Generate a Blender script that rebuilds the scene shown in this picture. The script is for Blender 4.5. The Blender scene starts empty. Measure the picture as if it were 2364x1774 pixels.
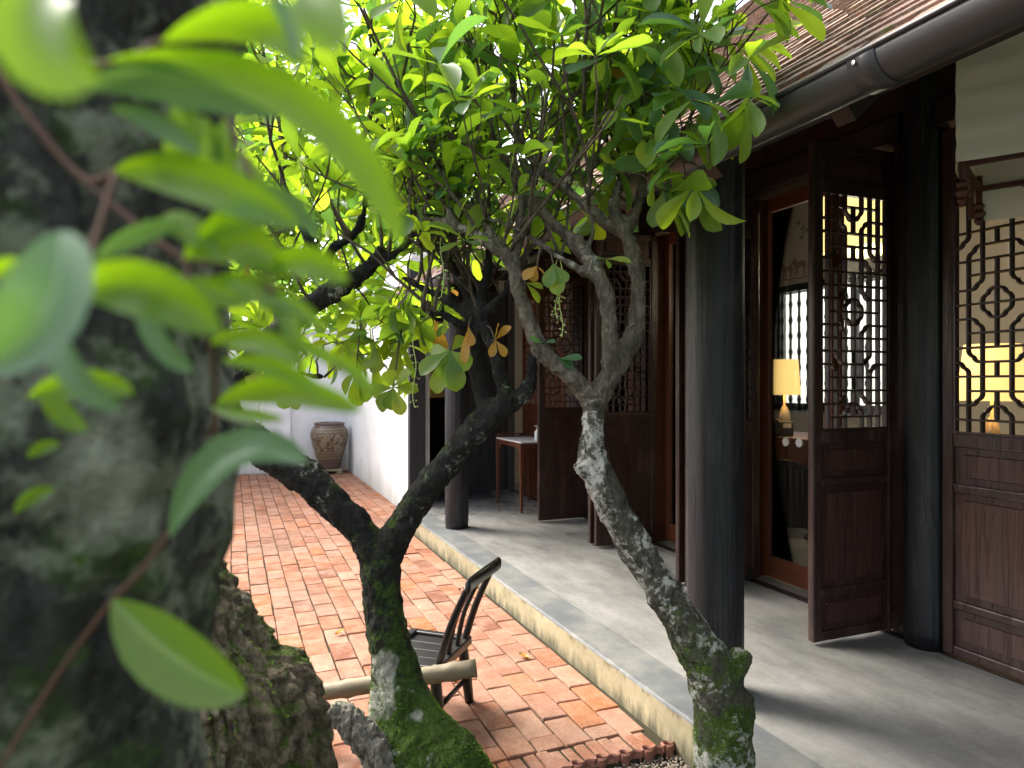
import bpy, bmesh, math, random
import numpy as np
from mathutils import Vector, Matrix, noise
random.seed(7); np.random.seed(7)
R = math.radians
scene = bpy.context.scene
col = scene.collection

# ------------------------------------------------------------------ camera
FOC, CX, CY, CAMH = 1620.0, 1182.0, 887.0, 1.55      # photograph pixels / metres
TH = math.atan(648 / FOC); SN, CS = math.sin(TH), math.cos(TH)
cam = bpy.data.cameras.new('camera'); camo = bpy.data.objects.new('camera', cam); col.objects.link(camo)
camo.location = (0, 0, CAMH); camo.rotation_euler = (R(90), 0, -TH)
cam.sensor_width = 36; cam.lens = 36 * FOC / 2364; cam.clip_start = 0.02; cam.clip_end = 500
cam.dof.use_dof = True; cam.dof.focus_distance = 3.3; cam.dof.aperture_fstop = 4.6
scene.camera = camo
# ------------------------------------------------------------------ sky, sun, exposure
SUN_DIR = Vector((-0.50, 0.66, 0.90)).normalized()    # towards the sun
w = bpy.data.worlds.new('World'); scene.world = w; w.use_nodes = True
nt = w.node_tree; nt.nodes.clear()
sky = nt.nodes.new('ShaderNodeTexSky'); sky.sky_type = 'NISHITA'; sky.sun_disc = False
sky.sun_elevation = math.asin(SUN_DIR.z); sky.sun_rotation = math.atan2(SUN_DIR.x, SUN_DIR.y)
sky.air_density = 1.0; sky.dust_density = 6.0; sky.ozone_density = 1.0
hs = nt.nodes.new('ShaderNodeHueSaturation'); hs.inputs['Saturation'].default_value = 0.5
bg = nt.nodes.new('ShaderNodeBackground'); bg.inputs[1].default_value = 0.15
ow = nt.nodes.new('ShaderNodeOutputWorld')
nt.links.new(sky.outputs[0], hs.inputs['Color']); nt.links.new(hs.outputs[0], bg.inputs[0]); nt.links.new(bg.outputs[0], ow.inputs[0])
sl = bpy.data.lights.new('sun', 'SUN'); sl.energy = 1.5; sl.angle = R(24); sl.color = (1, .96, .88)
so = bpy.data.objects.new('sun', sl); col.objects.link(so)
so.rotation_euler = SUN_DIR.to_track_quat('Z', 'Y').to_euler(); so.location = (-4, 4, 9)
scene.view_settings.view_transform = 'Standard'; scene.view_settings.look = 'None'
scene.view_settings.exposure = 2.2; scene.view_settings.gamma = 1.0

# ------------------------------------------------------------------ photograph pixel -> place (needs a real distance)
K = 2364 / 2212.0                                     # measured on a 2212 px wide copy
def at(x, y, d):
    dx = (x * K - CX) / FOC; dz = (CY - y * K) / FOC
    return Vector(((SN + dx * CS) * d, (CS - dx * SN) * d, CAMH + dz * d))
def mpp(d): return K / FOC * d                        # metres per measured pixel at distance d
def ground(x, y, z=0.0):
    dz = (CY - y * K) / FOC
    return at(x, y, (z - CAMH) / dz)

# ------------------------------------------------------------------ node helpers
def new_mat(name):
    m = bpy.data.materials.new(name); m.use_nodes = True
    n = m.node_tree; b = n.nodes['Principled BSDF']
    return m, n, b
def nd(n, typ, **kw):
    x = n.nodes.new(typ)
    for k, v in kw.items():
        if k.startswith('i_'):
            key = k[2:]
            x.inputs[int(key) if key.isdigit() else key].default_value = v
        else: setattr(x, k, v)
    return x
def lk(n, a, b): n.links.new(a, b)
def coords(n, scale=(1, 1, 1), kind='Object', rot=(0, 0, 0)):
    if kind == 'Position': src = n.nodes.new('ShaderNodeNewGeometry').outputs['Position']
    else: src = n.nodes.new('ShaderNodeTexCoord').outputs[kind]
    mp = nd(n, 'ShaderNodeMapping'); mp.inputs['Scale'].default_value = scale; mp.inputs['Rotation'].default_value = rot
    lk(n, src, mp.inputs[0]); return mp.outputs[0]
def tnoise(n, vec, scale, detail=4, rough=.6, dist=0):
    t = nd(n, 'ShaderNodeTexNoise'); t.inputs['Scale'].default_value = scale; t.inputs['Detail'].default_value = detail
    t.inputs['Roughness'].default_value = rough; t.inputs['Distortion'].default_value = dist
    lk(n, vec, t.inputs['Vector']); return t.outputs['Fac']
def ramp(n, fac, stops, interp='LINEAR'):
    r = nd(n, 'ShaderNodeValToRGB'); r.color_ramp.interpolation = interp
    e = r.color_ramp.elements
    while len(e) < len(stops): e.new(0.5)
    for i, (p, c) in enumerate(stops):
        e[i].position = p
        if isinstance(c, (int, float)): c = (c, c, c)
        e[i].color = (c[0], c[1], c[2], 1)
    lk(n, fac, r.inputs[0]); return r.outputs[0]
def mix(n, fac, a, b, mode='MIX'):
    m = nd(n, 'ShaderNodeMix', data_type='RGBA', blend_type=mode)
    for s, v in ((0, fac), (6, a), (7, b)):
        if hasattr(v, 'is_output') or hasattr(v, 'links'): lk(n, v, m.inputs[s])
        elif isinstance(v, (int, float)): m.inputs[s].default_value = v if s == 0 else (v, v, v, 1)
        else: m.inputs[s].default_value = (v[0], v[1], v[2], 1)
    return m.outputs[2]
def math_(n, op, a, b=None):
    m = nd(n, 'ShaderNodeMath', operation=op)
    for s, v in ((0, a), (1, b)):
        if v is None: continue
        if isinstance(v, (int, float)): m.inputs[s].default_value = v
        else: lk(n, v, m.inputs[s])
    return m.outputs[0]
def bump(n, b, h, strength=.3, dist=.01):
    x = nd(n, 'ShaderNodeBump'); x.inputs['Strength'].default_value = strength; x.inputs['Distance'].default_value = dist
    lk(n, h, x.inputs['Height']); lk(n, x.outputs[0], b.inputs['Normal'])
M = {}
def plain(name, c, rough=.6, spec=.4, metal=0, var=.25, scale=18, bumps=.1, stretch=(1, 1, 1), emit=None):
    m, n, b = new_mat(name)
    v = coords(n, stretch, 'Position')
    f = tnoise(n, v, scale, 5, .65); f2 = tnoise(n, v, scale * .17, 3, .6)
    a = [x * (1 - var) for x in c]; d = [min(1, x * (1 + var)) for x in c]
    c1 = mix(n, f, a, d); c2 = mix(n, math_(n, 'MULTIPLY', f2, .5), c1, [x * (1 - var) for x in c])
    lk(n, c2, b.inputs['Base Color'])
    b.inputs['Roughness'].default_value = rough; b.inputs['Specular IOR Level'].default_value = spec; b.inputs['Metallic'].default_value = metal
    if bumps: bump(n, b, f, bumps, .004)
    if emit:
        b.inputs['Emission Color'].default_value = (*emit[0], 1); b.inputs['Emission Strength'].default_value = emit[1]
    M[name] = m; return m
def wood(name, c1, c2, rough=.45, axis='z', scale=60, worn=None, spec=.4, fiss=0):
    m, n, b = new_mat(name)
    st = {'z': (1, 1, .045), 'x': (.045, 1, 1), 'y': (1, .045, 1)}[axis]
    v = coords(n, st, 'Position')
    g = tnoise(n, v, scale, 6, .7, .3); g2 = tnoise(n, v, scale * .22, 3, .5, .6)
    c = ramp(n, g, [(.28, c1), (.72, c2)])
    c = mix(n, math_(n, 'MULTIPLY', g2, .7), c, [x * .55 for x in c1])
    if worn:
        wn = tnoise(n, coords(n, (1, 1, .3), 'Position'), 9, 5, .7)
        c = mix(n, ramp(n, wn, [(.52, 0), (.7, 1)]), c, worn)
    if fiss:
        fz = tnoise(n, coords(n, (1, 1, .05), 'Position'), 22, 3, .5)
        fk = ramp(n, math_(n, 'ABSOLUTE', math_(n, 'SUBTRACT', fz, .5)), [(.006, 1), (.02, 0)])
        c = mix(n, math_(n, 'MULTIPLY', fk, fiss), c, (.002, .002, .002)); g = math_(n, 'SUBTRACT', g, fk)
    lk(n, c, b.inputs['Base Color'])
    lk(n, ramp(n, g2, [(.2, rough * .75), (.8, min(1, rough * 1.35))]), b.inputs['Roughness'])
    b.inputs['Specular IOR Level'].default_value = spec
    bump(n, b, g, .35, .004)
    M[name] = m; return m

wood('door_wood', (.018, .0085, .0072), (.066, .031, .024), .34, 'z', 60, (.075, .045, .036), .4, .22)
wood('door_wood_h', (.018, .0085, .0072), (.062, .029, .0225), .34, 'y')
wood('pillar_wood', (.0045, .005, .007), (.022, .022, .025), .5, 'z', 34, (.034, .032, .032), .4, .9)
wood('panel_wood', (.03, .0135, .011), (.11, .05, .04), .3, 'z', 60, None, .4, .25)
wood('red_wood', (.075, .022, .0105), (.17, .053, .024), .35, 'z', 50)
wood('red_wood_h', (.10, .028, .0125), (.22, .068, .03), .35, 'y', 50)
wood('table_wood', (.085, .028, .015), (.17, .06, .03), .4, 'z', 50)
wood('beam_wood', (.011, .007, .0075), (.03, .0165, .0165), .55, 'y', 40)
wood('grey_wood', (.022, .022, .025), (.055, .052, .055), .65, 'z', 40)
wood('frame_red', (.05, .014, .011), (.1, .027, .02), .5, 'z', 50)
plain('black_lacquer', (.012, .011, .0105), .32, .5, var=.5, scale=30, bumps=.15, stretch=(1, 1, .3))
plain('gutter_metal', (.038, .035, .037), .42, .5, 0, .2, 9, .06)
plain('white_wall', (.80, .80, .79), .85, .2, var=.05, scale=3, bumps=.1)
plain('cream_wall', (.56, .53, .48), .85, .2, var=.05, scale=3, bumps=.05)
plain('dark_ceiling', (.05, .032, .026), .7, .3)
plain('cloth_white', (.82, .79, .74), .85, .2, var=.06, scale=20, bumps=.15, stretch=(.5, .5, 3))
plain('phone_black', (.012, .012, .014), .25, .5, var=.1)
plain('white_plastic', (.8, .8, .8), .3, .5, var=.02, bumps=0)
plain('mat_grey', (.075, .078, .08), .95, .1, var=.5, scale=160, bumps=.5)
plain('steel', (.45, .45, .45), .3, .5, 1, .05)
plain('terracotta', (.23, .10, .07), .75, .3, var=.45, scale=30, bumps=.3)
plain('mural_brown', (.34, .24, .17), .9, .1, var=.2)
plain('mural_green', (.16, .24, .19), .9, .1, var=.2)
plain('bark_far', (.09, .07, .055), .9, .1, var=.4)
plain('soil', (.04, .035, .022), .95, .1, var=.5, scale=12, bumps=.5)
plain('grass_ground', (.09, .12, .05), .95, .1, var=.4, scale=3)
plain('shade_yellow', (.85, .66, .30), .8, .2, var=.04, bumps=0, emit=((1, .62, .2), .30))
plain('shade_lantern', (.85, .72, .35), .8, .2, var=.04, bumps=0, emit=((1, .78, .28), .42))
plain('lamp_ceramic', (.5, .42, .32), .2, .5, var=.2)
plain('office_black', (.013, .014, .017), .6, .3, var=.3, bumps=.2)
plain('bud_green', (.4, .48, .16), .5, .3)

def m_glass():
    m, n, b = new_mat('glass')
    for x in list(n.nodes):
        if x.type != 'OUTPUT_MATERIAL': n.nodes.remove(x)
    out = [x for x in n.nodes if x.type == 'OUTPUT_MATERIAL'][0]
    tr = nd(n, 'ShaderNodeBsdfTransparent'); tr.inputs[0].default_value = (.93, .95, .94, 1)
    gl = nd(n, 'ShaderNodeBsdfGlossy'); gl.inputs['Roughness'].default_value = .02
    fr = nd(n, 'ShaderNodeFresnel'); fr.inputs[0].default_value = 1.35
    mx = nd(n, 'ShaderNodeMixShader'); lk(n, fr.outputs[0], mx.inputs[0]); lk(n, tr.outputs[0], mx.inputs[1]); lk(n, gl.outputs[0], mx.inputs[2])
    lk(n, mx.outputs[0], out.inputs[0]); M['glass'] = m
m_glass()
def m_cloth():
    m = M['cloth_white']; n = m.node_tree; b = n.nodes['Principled BSDF']; out = [x for x in n.nodes if x.type == 'OUTPUT_MATERIAL'][0]
    t = nd(n, 'ShaderNodeBsdfTranslucent'); t.inputs[0].default_value = (.85, .80, .72, 1); mx = nd(n, 'ShaderNodeMixShader'); mx.inputs[0].default_value = .35
    lk(n, b.outputs[0], mx.inputs[1]); lk(n, t.outputs[0], mx.inputs[2]); lk(n, mx.outputs[0], out.inputs[0])
m_cloth()

BW, BL = .1335, .268                                   # paving brick pitch across / along the house
def m_brick(name='brick'):
    m, n, b = new_mat(name)
    pos = n.nodes.new('ShaderNodeNewGeometry').outputs['Position']
    sp = nd(n, 'ShaderNodeSeparateXYZ'); lk(n, pos, sp.inputs[0])
    c = math_(n, 'FLOOR', math_(n, 'DIVIDE', sp.outputs[0], BW))
    off = math_(n, 'MULTIPLY', math_(n, 'FLOORED_MODULO', c, 2.0), .5)
    r = math_(n, 'FLOOR', math_(n, 'ADD', math_(n, 'DIVIDE', sp.outputs[1], BL), off))
    cb = nd(n, 'ShaderNodeCombineXYZ'); lk(n, c, cb.inputs[0]); lk(n, r, cb.inputs[1])
    wn = nd(n, 'ShaderNodeTexWhiteNoise', noise_dimensions='2D'); lk(n, cb.outputs[0], wn.inputs['Vector'])
    bc = ramp(n, wn.outputs['Value'], [(0, (.16, .058, .032)), (.15, (.25, .088, .04)), (.35, (.28, .128, .08)), (.55, (.23, .095, .056)), (.75, (.31, .16, .107)), (.9, (.29, .092, .028)), (1, (.18, .078, .05))])
    n1 = tnoise(n, pos, 7, 5, .65); n2 = tnoise(n, pos, 60, 5, .7); n3 = tnoise(n, pos, 1.1, 3, .5)
    bc = mix(n, ramp(n, n1, [(.42, 0), (.72, .55)]), bc, (.42, .27, .20))
    bc = mix(n, ramp(n, n1, [(.25, .6), (.42, 0)]), bc, (.20, .10, .07))
    bc = mix(n, ramp(n, n3, [(.5, 0), (.75, .5)]), bc, (.15, .11, .075))
    bc = mix(n, ramp(n, tnoise(n, pos, 24, 6, .75), [(.56, 0), (.72, .7)]), bc, (.12, .075, .05))
    bc = mix(n, .55, bc, ramp(n, n2, [(.3, .4), (.7, 1.15)]), 'MULTIPLY')
    lk(n, bc, b.inputs['Base Color']); b.inputs['Roughness'].default_value = .85; b.inputs['Specular IOR Level'].default_value = .25
    bump(n, b, n2, .35, .004); M[name] = m
m_brick()
def m_tile():
    m, n, b = new_mat('roof_tile')
    pos = n.nodes.new('ShaderNodeNewGeometry').outputs['Position']
    v = coords(n, (1, 1, 1), 'Position')
    a = tnoise(n, coords(n, (.01, 7, 14), 'Position'), 1, 2, .5); b1 = tnoise(n, v, 9, 5, .7); b2 = tnoise(n, v, 45, 5, .7)
    c = ramp(n, a, [(.3, (.10, .055, .042)), (.5, (.17, .092, .066)), (.7, (.25, .14, .10))])
    c = mix(n, ramp(n, b1, [(.5, 0), (.68, .8)]), c, (.10, .082, .07))
    c = mix(n, ramp(n, b2, [(.48, 0), (.7, .75)]), c, (.30, .26, .22))
    c = mix(n, ramp(n, tnoise(n, v, 5, 4, .6), [(.64, 0), (.72, .7)]), c, (.09, .12, .03))
    lk(n, c, b.inputs['Base Color']); b.inputs['Roughness'].default_value = .9; bump(n, b, b2, .4, .004); M['roof_tile'] = m
m_tile()
def m_concrete(name, lo, hi, rough, spots=None):
    m, n, b = new_mat(name)
    v = coords(n, (1, 1, 1), 'Position'); vs = coords(n, (1.6, .6, 1), 'Position', (0, 0, .9))
    a = tnoise(n, v, 1.6, 5, .6); c_ = tnoise(n, vs, 5, 5, .6); d = tnoise(n, v, 40, 4, .7)
    c = ramp(n, math_(n, 'ADD', math_(n, 'MULTIPLY', a, .55), math_(n, 'MULTIPLY', c_, .45)), [(.30, lo), (.70, hi)])
    c = mix(n, .25, c, ramp(n, d, [(.3, .6), (.7, 1.25)]), 'MULTIPLY')
    if spots: c = mix(n, ramp(n, tnoise(n, v, 3.2, 6, .72), [(.48, 0), (.70, .9)]), c, spots)
    lk(n, c, b.inputs['Base Color']); b.inputs['Roughness'].default_value = rough
    b.inputs['Specular IOR Level'].default_value = .5; bump(n, b, d, .03, .002); M[name] = m
m_concrete('veranda_concrete', (.112, .112, .107), (.305, .298, .277), .22)
m_concrete('band_concrete', (.075, .083, .09), (.165, .17, .168), .36, (.22, .212, .185))
m_concrete('kerb_plaster', (.20, .165, .09), (.42, .36, .23), .9, (.14, .13, .065))
def m_kerb():
    m = M['kerb_plaster']; n = m.node_tree; b = n.nodes['Principled BSDF']; old = b.inputs['Base Color'].links[0].from_socket
    sp = nd(n, 'ShaderNodeSeparateXYZ'); lk(n, n.nodes.new('ShaderNodeNewGeometry').outputs['Position'], sp.inputs[0])
    st = tnoise(n, coords(n, (1, 1, .25), 'Position'), 14, 6, .7)
    h = math_(n, 'ADD', math_(n, 'MULTIPLY', sp.outputs[2], 3.2), math_(n, 'MULTIPLY', st, 1.0))
    c = mix(n, ramp(n, h, [(.42, .9), (.72, 0)]), old, (.055, .052, .028))            # damp grime creeping up from the paving
    c = mix(n, ramp(n, math_(n, 'SUBTRACT', math_(n, 'ADD', math_(n, 'MULTIPLY', sp.outputs[2], 4), st), 1.0), [(.06, 0), (.16, .7)]), c, (.10, .075, .045))  # worn crumbling top arris
    lk(n, c, b.inputs['Base Color'])
m_kerb()
m_concrete('white_stained', (.66, .67, .67), (.84, .84, .83), .9)
def m_wall():
    m = M['white_stained']; n = m.node_tree; b = n.nodes['Principled BSDF']; old = b.inputs['Base Color'].links[0].from_socket
    sp = nd(n, 'ShaderNodeSeparateXYZ'); lk(n, n.nodes.new('ShaderNodeNewGeometry').outputs['Position'], sp.inputs[0])
    st = tnoise(n, coords(n, (1, 1, .18), 'Position'), 5, 6, .7)
    h = math_(n, 'ADD', math_(n, 'MULTIPLY', sp.outputs[2], .9), math_(n, 'MULTIPLY', st, 1.0))
    c = mix(n, ramp(n, h, [(.45, .65), (.85, 0)]), old, (.30, .31, .26))              # mildew rising from the foot of the wall
    c = mix(n, ramp(n, st, [(.56, 0), (.75, .35)]), c, (.45, .46, .45)); lk(n, c, b.inputs['Base Color'])
m_wall()

def m_bark(name, dark, light, lichen, moss, moss_z, lich_amt, moss_amt, pale=None, attr=False, soft=1):
    m, n, b = new_mat(name)
    v = coords(n, (1, 1, 1), 'Position'); vl = coords(n, (1, 1, .45), 'Position')
    a = tnoise(n, vl, 55, 7, .75, .4); e = tnoise(n, v, 14, 5, .65); f = tnoise(n, v, 38 * soft, 6, .75, .3)
    c = ramp(n, a, [(.3, dark), (.62, light)])
    c = mix(n, ramp(n, e, [(.5, 0), (.72, .65)]), c, [x * .5 for x in dark])
    if pale: c = mix(n, ramp(n, tnoise(n, v, 6, 4, .6), [(.48, 0), (.62, .85)]), c, pale)
    # moss: lower and upward facing sides, in patches
    g = n.nodes.new('ShaderNodeNewGeometry'); sp = nd(n, 'ShaderNodeSeparateXYZ'); lk(n, g.outputs['Position'], sp.inputs[0])
    sn = nd(n, 'ShaderNodeSeparateXYZ'); lk(n, g.outputs['Normal'], sn.inputs[0])
    zf = nd(n, 'ShaderNodeMapRange'); lk(n, sp.outputs[2], zf.inputs[0])
    zf.inputs[1].default_value = moss_z[0]; zf.inputs[2].default_value = moss_z[1]; zf.inputs[3].default_value = 1; zf.inputs[4].default_value = 0
    k = math_(n, 'ADD', math_(n, 'ADD', math_(n, 'MULTIPLY', zf.outputs[0], moss_amt), math_(n, 'MULTIPLY', sn.outputs[2], .10)), math_(n, 'MULTIPLY', tnoise(n, v, 11, 6, .7), 1.0))
    mk = ramp(n, k, [(.62, 0), (.74, 1)])
    mc = ramp(n, tnoise(n, v, 70, 4, .7), [(.3, [x * .35 for x in moss]), (.7, [x * 1.25 for x in moss])])
    c = mix(n, mk, c, mc)
    bigp = tnoise(n, v, 5.5, 3, .6)
    lm = ramp(n, math_(n, 'ADD', math_(n, 'MULTIPLY', f, .52), math_(n, 'MULTIPLY', bigp, .48)), [(lich_amt - .03, 0), (lich_amt + .03, .92)])
    c = mix(n, lm, c, lichen)
    if attr:
        at_ = nd(n, 'ShaderNodeAttribute', attribute_name='lichen')
        c = mix(n, at_.outputs['Fac'], c, ramp(n, tnoise(n, v, 45, 5, .7), [(.3, (.17, .18, .13)), (.7, (.46, .47, .38))]))
    lk(n, c, b.inputs['Base Color']); b.inputs['Roughness'].default_value = .92; b.inputs['Specular IOR Level'].default_value = .2
    bump(n, b, math_(n, 'ADD', a, math_(n, 'MULTIPLY', tnoise(n, v, 130, 3, .7), .5)), 1.0, .022); M[name] = m
m_bark('bark_black', (.009, .010, .008), (.036, .035, .030), (.30, .29, .25), (.055, .10, .014), (.15, 1.25), .60, .33, attr=True)
m_bark('bark_lichen', (.02, .022, .015), (.13, .12, .09), (.58, .56, .50), (.075, .12, .02), (.2, 1.2), .545, .29)
m_bark('bark_limb', (.028, .025, .019), (.20, .172, .13), (.42, .39, .31), (.03, .05, .014), (1.0, 2.1), .585, .10)
m_bark('bark_twig', (.05, .038, .028), (.17, .135, .10), (.25, .22, .18), (.03, .05, .014), (0, .1), .68, 0)
m_bark('bark_front', (.010, .011, .010), (.085, .087, .074), (.27, .29, .21), (.075, .135, .02), (.2, 2.4), .515, .31, attr=True, soft=.5)
m_bark('bark_stump', (.016, .012, .008), (.30, .24, .155), (.36, .33, .26), (.09, .14, .018), (.4, 2.2), .585, .12)
m_bark('bark_pale', (.10, .09, .065), (.36, .33, .27), (.45, .43, .37), (.06, .13, .012), (.0, .2), .6, -.05)
def m_leaf(name, top, trans, tw=.45, rough=.42, vein=None, vm=.45):
    m, n, b = new_mat(name)
    out = [x for x in n.nodes if x.type == 'OUTPUT_MATERIAL'][0]
    uv = n.nodes.new('ShaderNodeTexCoord').outputs['UV']
    sp = nd(n, 'ShaderNodeSeparateXYZ'); lk(n, uv, sp.inputs[0])
    ax = math_(n, 'ABSOLUTE', math_(n, 'SUBTRACT', sp.outputs[0], .5))
    mid = ramp(n, ax, [(.012, 1), (.04, 0)])
    sv = math_(n, 'FRACT', math_(n, 'SUBTRACT', math_(n, 'MULTIPLY', sp.outputs[1], 11), math_(n, 'MULTIPLY', ax, 7)))
    side = ramp(n, math_(n, 'ABSOLUTE', math_(n, 'SUBTRACT', sv, .5)), [(.03, .5), (.1, 0)])
    vn = math_(n, 'MAXIMUM', mid, side)
    oi = n.nodes.new('ShaderNodeObjectInfo').outputs['Random']
    nz = tnoise(n, n.nodes.new('ShaderNodeNewGeometry').outputs['Position'], 4.5, 3, .5)
    c = mix(n, nz, [x * .65 for x in top], [x * 1.35 for x in top])
    c = mix(n, math_(n, 'MULTIPLY', vn, vm), c, vein or [min(1, x * 2.2) for x in top])
    pos_ = n.nodes.new('ShaderNodeNewGeometry').outputs['Position']
    spot = ramp(n, tnoise(n, pos_, 150, 3, .6), [(.68, 0), (.74, .7)])
    c = mix(n, spot, c, (.12, .085, .03))
    lk(n, c, b.inputs['Base Color']); b.inputs['Roughness'].default_value = rough; b.inputs['Specular IOR Level'].default_value = .45
    t = nd(n, 'ShaderNodeBsdfTranslucent')
    tc = mix(n, math_(n, 'MULTIPLY', vn, .5), mix(n, nz, [x * .75 for x in trans], [min(1, x * 1.2) for x in trans]), [x * .55 for x in trans])
    tc = mix(n, spot, tc, (.16, .12, .03)); lk(n, tc, t.inputs[0])
    mx = nd(n, 'ShaderNodeMixShader'); mx.inputs[0].default_value = tw
    lk(n, b.outputs[0], mx.inputs[1]); lk(n, t.outputs[0], mx.inputs[2]); lk(n, mx.outputs[0], out.inputs[0])
    M[name] = m; return m
m_leaf('leaf_mid', (.065, .135, .028), (.36, .58, .03), .55)
m_leaf('leaf_deep', (.05, .11, .058), (.18, .38, .05), .42, .3)
m_leaf('leaf_light', (.09, .17, .028), (.54, .76, .03), .6)
m_leaf('leaf_yellow', (.36, .21, .035), (.62, .34, .04), .45)
m_leaf('leaf_front', (.075, .165, .02), (.38, .66, .008), .56, .3, (.30, .42, .12), .75)
m_leaf('leaf_front_pale', (.10, .19, .09), (.18, .36, .05), .35, .28, (.30, .40, .22), .7)
m_leaf('leaf_far', (.13, .22, .035), (.50, .72, .05), .56)
LEAFM = ['leaf_mid', 'leaf_deep', 'leaf_light', 'leaf_yellow']
plain('moss_fuzz', (.135, .245, .022), .9, .1, var=.5, scale=60, bumps=0)
plain('pebble', (.25, .21, .165), .85, .2, var=.65, scale=90, bumps=.1)

# ------------------------------------------------------------------ mesh helpers
class MB:
    def __init__(s, T=None): s.v = []; s.f = []; s.m = []; s.uv = []; s.T = T or (lambda p: p)
    def add(s, vs, fs, mi=0):
        o = len(s.v); s.v += [tuple(s.T(Vector(p))) for p in vs]
        s.f += [tuple(i + o for i in f) for f in fs]; s.m += [mi] * len(fs)
    def box(s, lo, hi, mi=0):
        x0, y0, z0 = lo; x1, y1, z1 = hi
        s.add([(x0, y0, z0), (x1, y0, z0), (x1, y1, z0), (x0, y1, z0), (x0, y0, z1), (x1, y0, z1), (x1, y1, z1), (x0, y1, z1)],
              [(0, 3, 2, 1), (4, 5, 6, 7), (0, 1, 5, 4), (1, 2, 6, 5), (2, 3, 7, 6), (3, 0, 4, 7)], mi)
    def obox(s, c, sx, sy, sz, mat, mi=0):
        c = Vector(c); vs = [c + mat @ Vector((x * sx / 2, y * sy / 2, z * sz / 2)) for z in (-1, 1) for x, y in ((-1, -1), (1, -1), (1, 1), (-1, 1))]
        s.add(vs, [(0, 3, 2, 1), (4, 5, 6, 7), (0, 1, 5, 4), (1, 2, 6, 5), (2, 3, 7, 6), (3, 0, 4, 7)], mi)
    def tube(s, pts, rad, seg=10, mi=0, cap=True, wob=0):
        pts = [Vector(p) for p in pts]; n = len(pts)
        if not hasattr(rad, '__len__'): rad = [rad] * n
        up = Vector((0, 0, 1)); vs = []; fs = []; prev = None
        for i, p in enumerate(pts):
            t = (pts[min(i + 1, n - 1)] - pts[max(i - 1, 0)]).normalized()
            if prev is None:
                a = t.orthogonal().normalized()
            else:
                a = (prev - t * prev.dot(t));
                a = a.normalized() if a.length > 1e-6 else t.orthogonal().normalized()
            prev = a; b = t.cross(a)
            for k in range(seg):
                q = 2 * math.pi * k / seg; rr = rad[i]
                d = a * math.cos(q) + b * math.sin(q)
                if wob: rr *= 1 + wob * noise.noise(p * 9 + d * 2)
                vs.append(p + d * rr)
        for i in range(n - 1):
            for k in range(seg):
                k2 = (k + 1) % seg; fs.append((i * seg + k, i * seg + k2, (i + 1) * seg + k2, (i + 1) * seg + k))
        if cap: fs.append(tuple(range(seg))[::-1]); fs.append(tuple((n - 1) * seg + k for k in range(seg)))
        s.add(vs, fs, mi)
    def lathe(s, prof, c=(0, 0, 0), seg=24, mi=0, cap=True):
        c = Vector(c); vs = []; fs = []; n = len(prof)
        for r, z in prof:
            for k in range(seg):
                q = 2 * math.pi * k / seg; vs.append(c + Vector((r * math.cos(q), r * math.sin(q), z)))
        for i in range(n - 1):
            for k in range(seg):
                k2 = (k + 1) % seg; fs.append((i * seg + k, i * seg + k2, (i + 1) * seg + k2, (i + 1) * seg + k))
        if cap: fs.append(tuple(range(seg))[::-1]); fs.append(tuple((n - 1) * seg + k for k in range(seg)))
        s.add(vs, fs, mi)
    def bar2d(s, pts, wd, y0, y1, mi=0):
        """a lattice bar swept along a 2-D line in the x-z plane, front (y0) edge chamfered"""
        P = [Vector((p[0], p[1])) for p in pts]; n = len(P); vs = []; fs = []
        pr = [(-.5, y1), (.5, y1), (.5, y0 + .005), (.2, y0), (-.2, y0), (-.5, y0 + .005)]; k = len(pr)
        for i, p in enumerate(P):
            t = (P[min(i + 1, n - 1)] - P[max(i - 1, 0)]).normalized(); nn = Vector((-t.y, t.x))
            for a, yy in pr: q = p + nn * a * wd; vs.append((q.x, yy, q.y))
        for i in range(n - 1):
            for j in range(k): j2 = (j + 1) % k; fs.append((i * k + j, i * k + j2, (i + 1) * k + j2, (i + 1) * k + j))
        fs.append(tuple(range(k))[::-1]); fs.append(tuple((n - 1) * k + j for j in range(k)))
        s.add(vs, fs, mi)
    def mesh(s, name, mats, smooth=False, recalc=True):
        me = bpy.data.meshes.new(name); me.from_pydata(s.v, [], s.f)
        for m in (mats if isinstance(mats, (list, tuple)) else [mats]): me.materials.append(M[m] if isinstance(m, str) else m)
        me.polygons.foreach_set('material_index', s.m)
        if recalc:
            bm = bmesh.new(); bm.from_mesh(me); bmesh.ops.recalc_face_normals(bm, faces=bm.faces); bm.to_mesh(me); bm.free()
        if smooth: me.polygons.foreach_set('use_smooth', [True] * len(me.polygons))
        me.update(); return me
    def build(s, name, mats, parent=None, smooth=False, bev=0, recalc=True):
        return link(name, s.mesh(name, mats, smooth, recalc), parent, bev)
ORIG = {}
def link(name, me, parent=None, bev=0):
    o = bpy.data.objects.new(name, me); col.objects.link(o)
    if parent is not None:
        o.parent = parent; o.matrix_parent_inverse = Matrix.Translation(-ORIG.get(parent.name, Vector((0, 0, 0))))
    if bev:
        b = o.modifiers.new('bevel', 'BEVEL'); b.width = bev; b.segments = 2; b.limit_method = 'ANGLE'; b.angle_limit = R(40)
    return o
def thing(name, label, cat, loc, group=None):
    o = bpy.data.objects.new(name, None); col.objects.link(o); o.location = loc; o.empty_display_size = .1
    ORIG[o.name] = Vector(loc); tag(o, label, cat, group); return o
def tag(o, label, cat, group=None, kind=None):
    if label: o['label'] = label
    if cat: o['category'] = cat
    if group: o['group'] = group
    if kind: o['kind'] = kind
    return o
def stuff(o): o['kind'] = 'stuff'; return o
def structure(o): o['kind'] = 'structure'; return o
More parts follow.
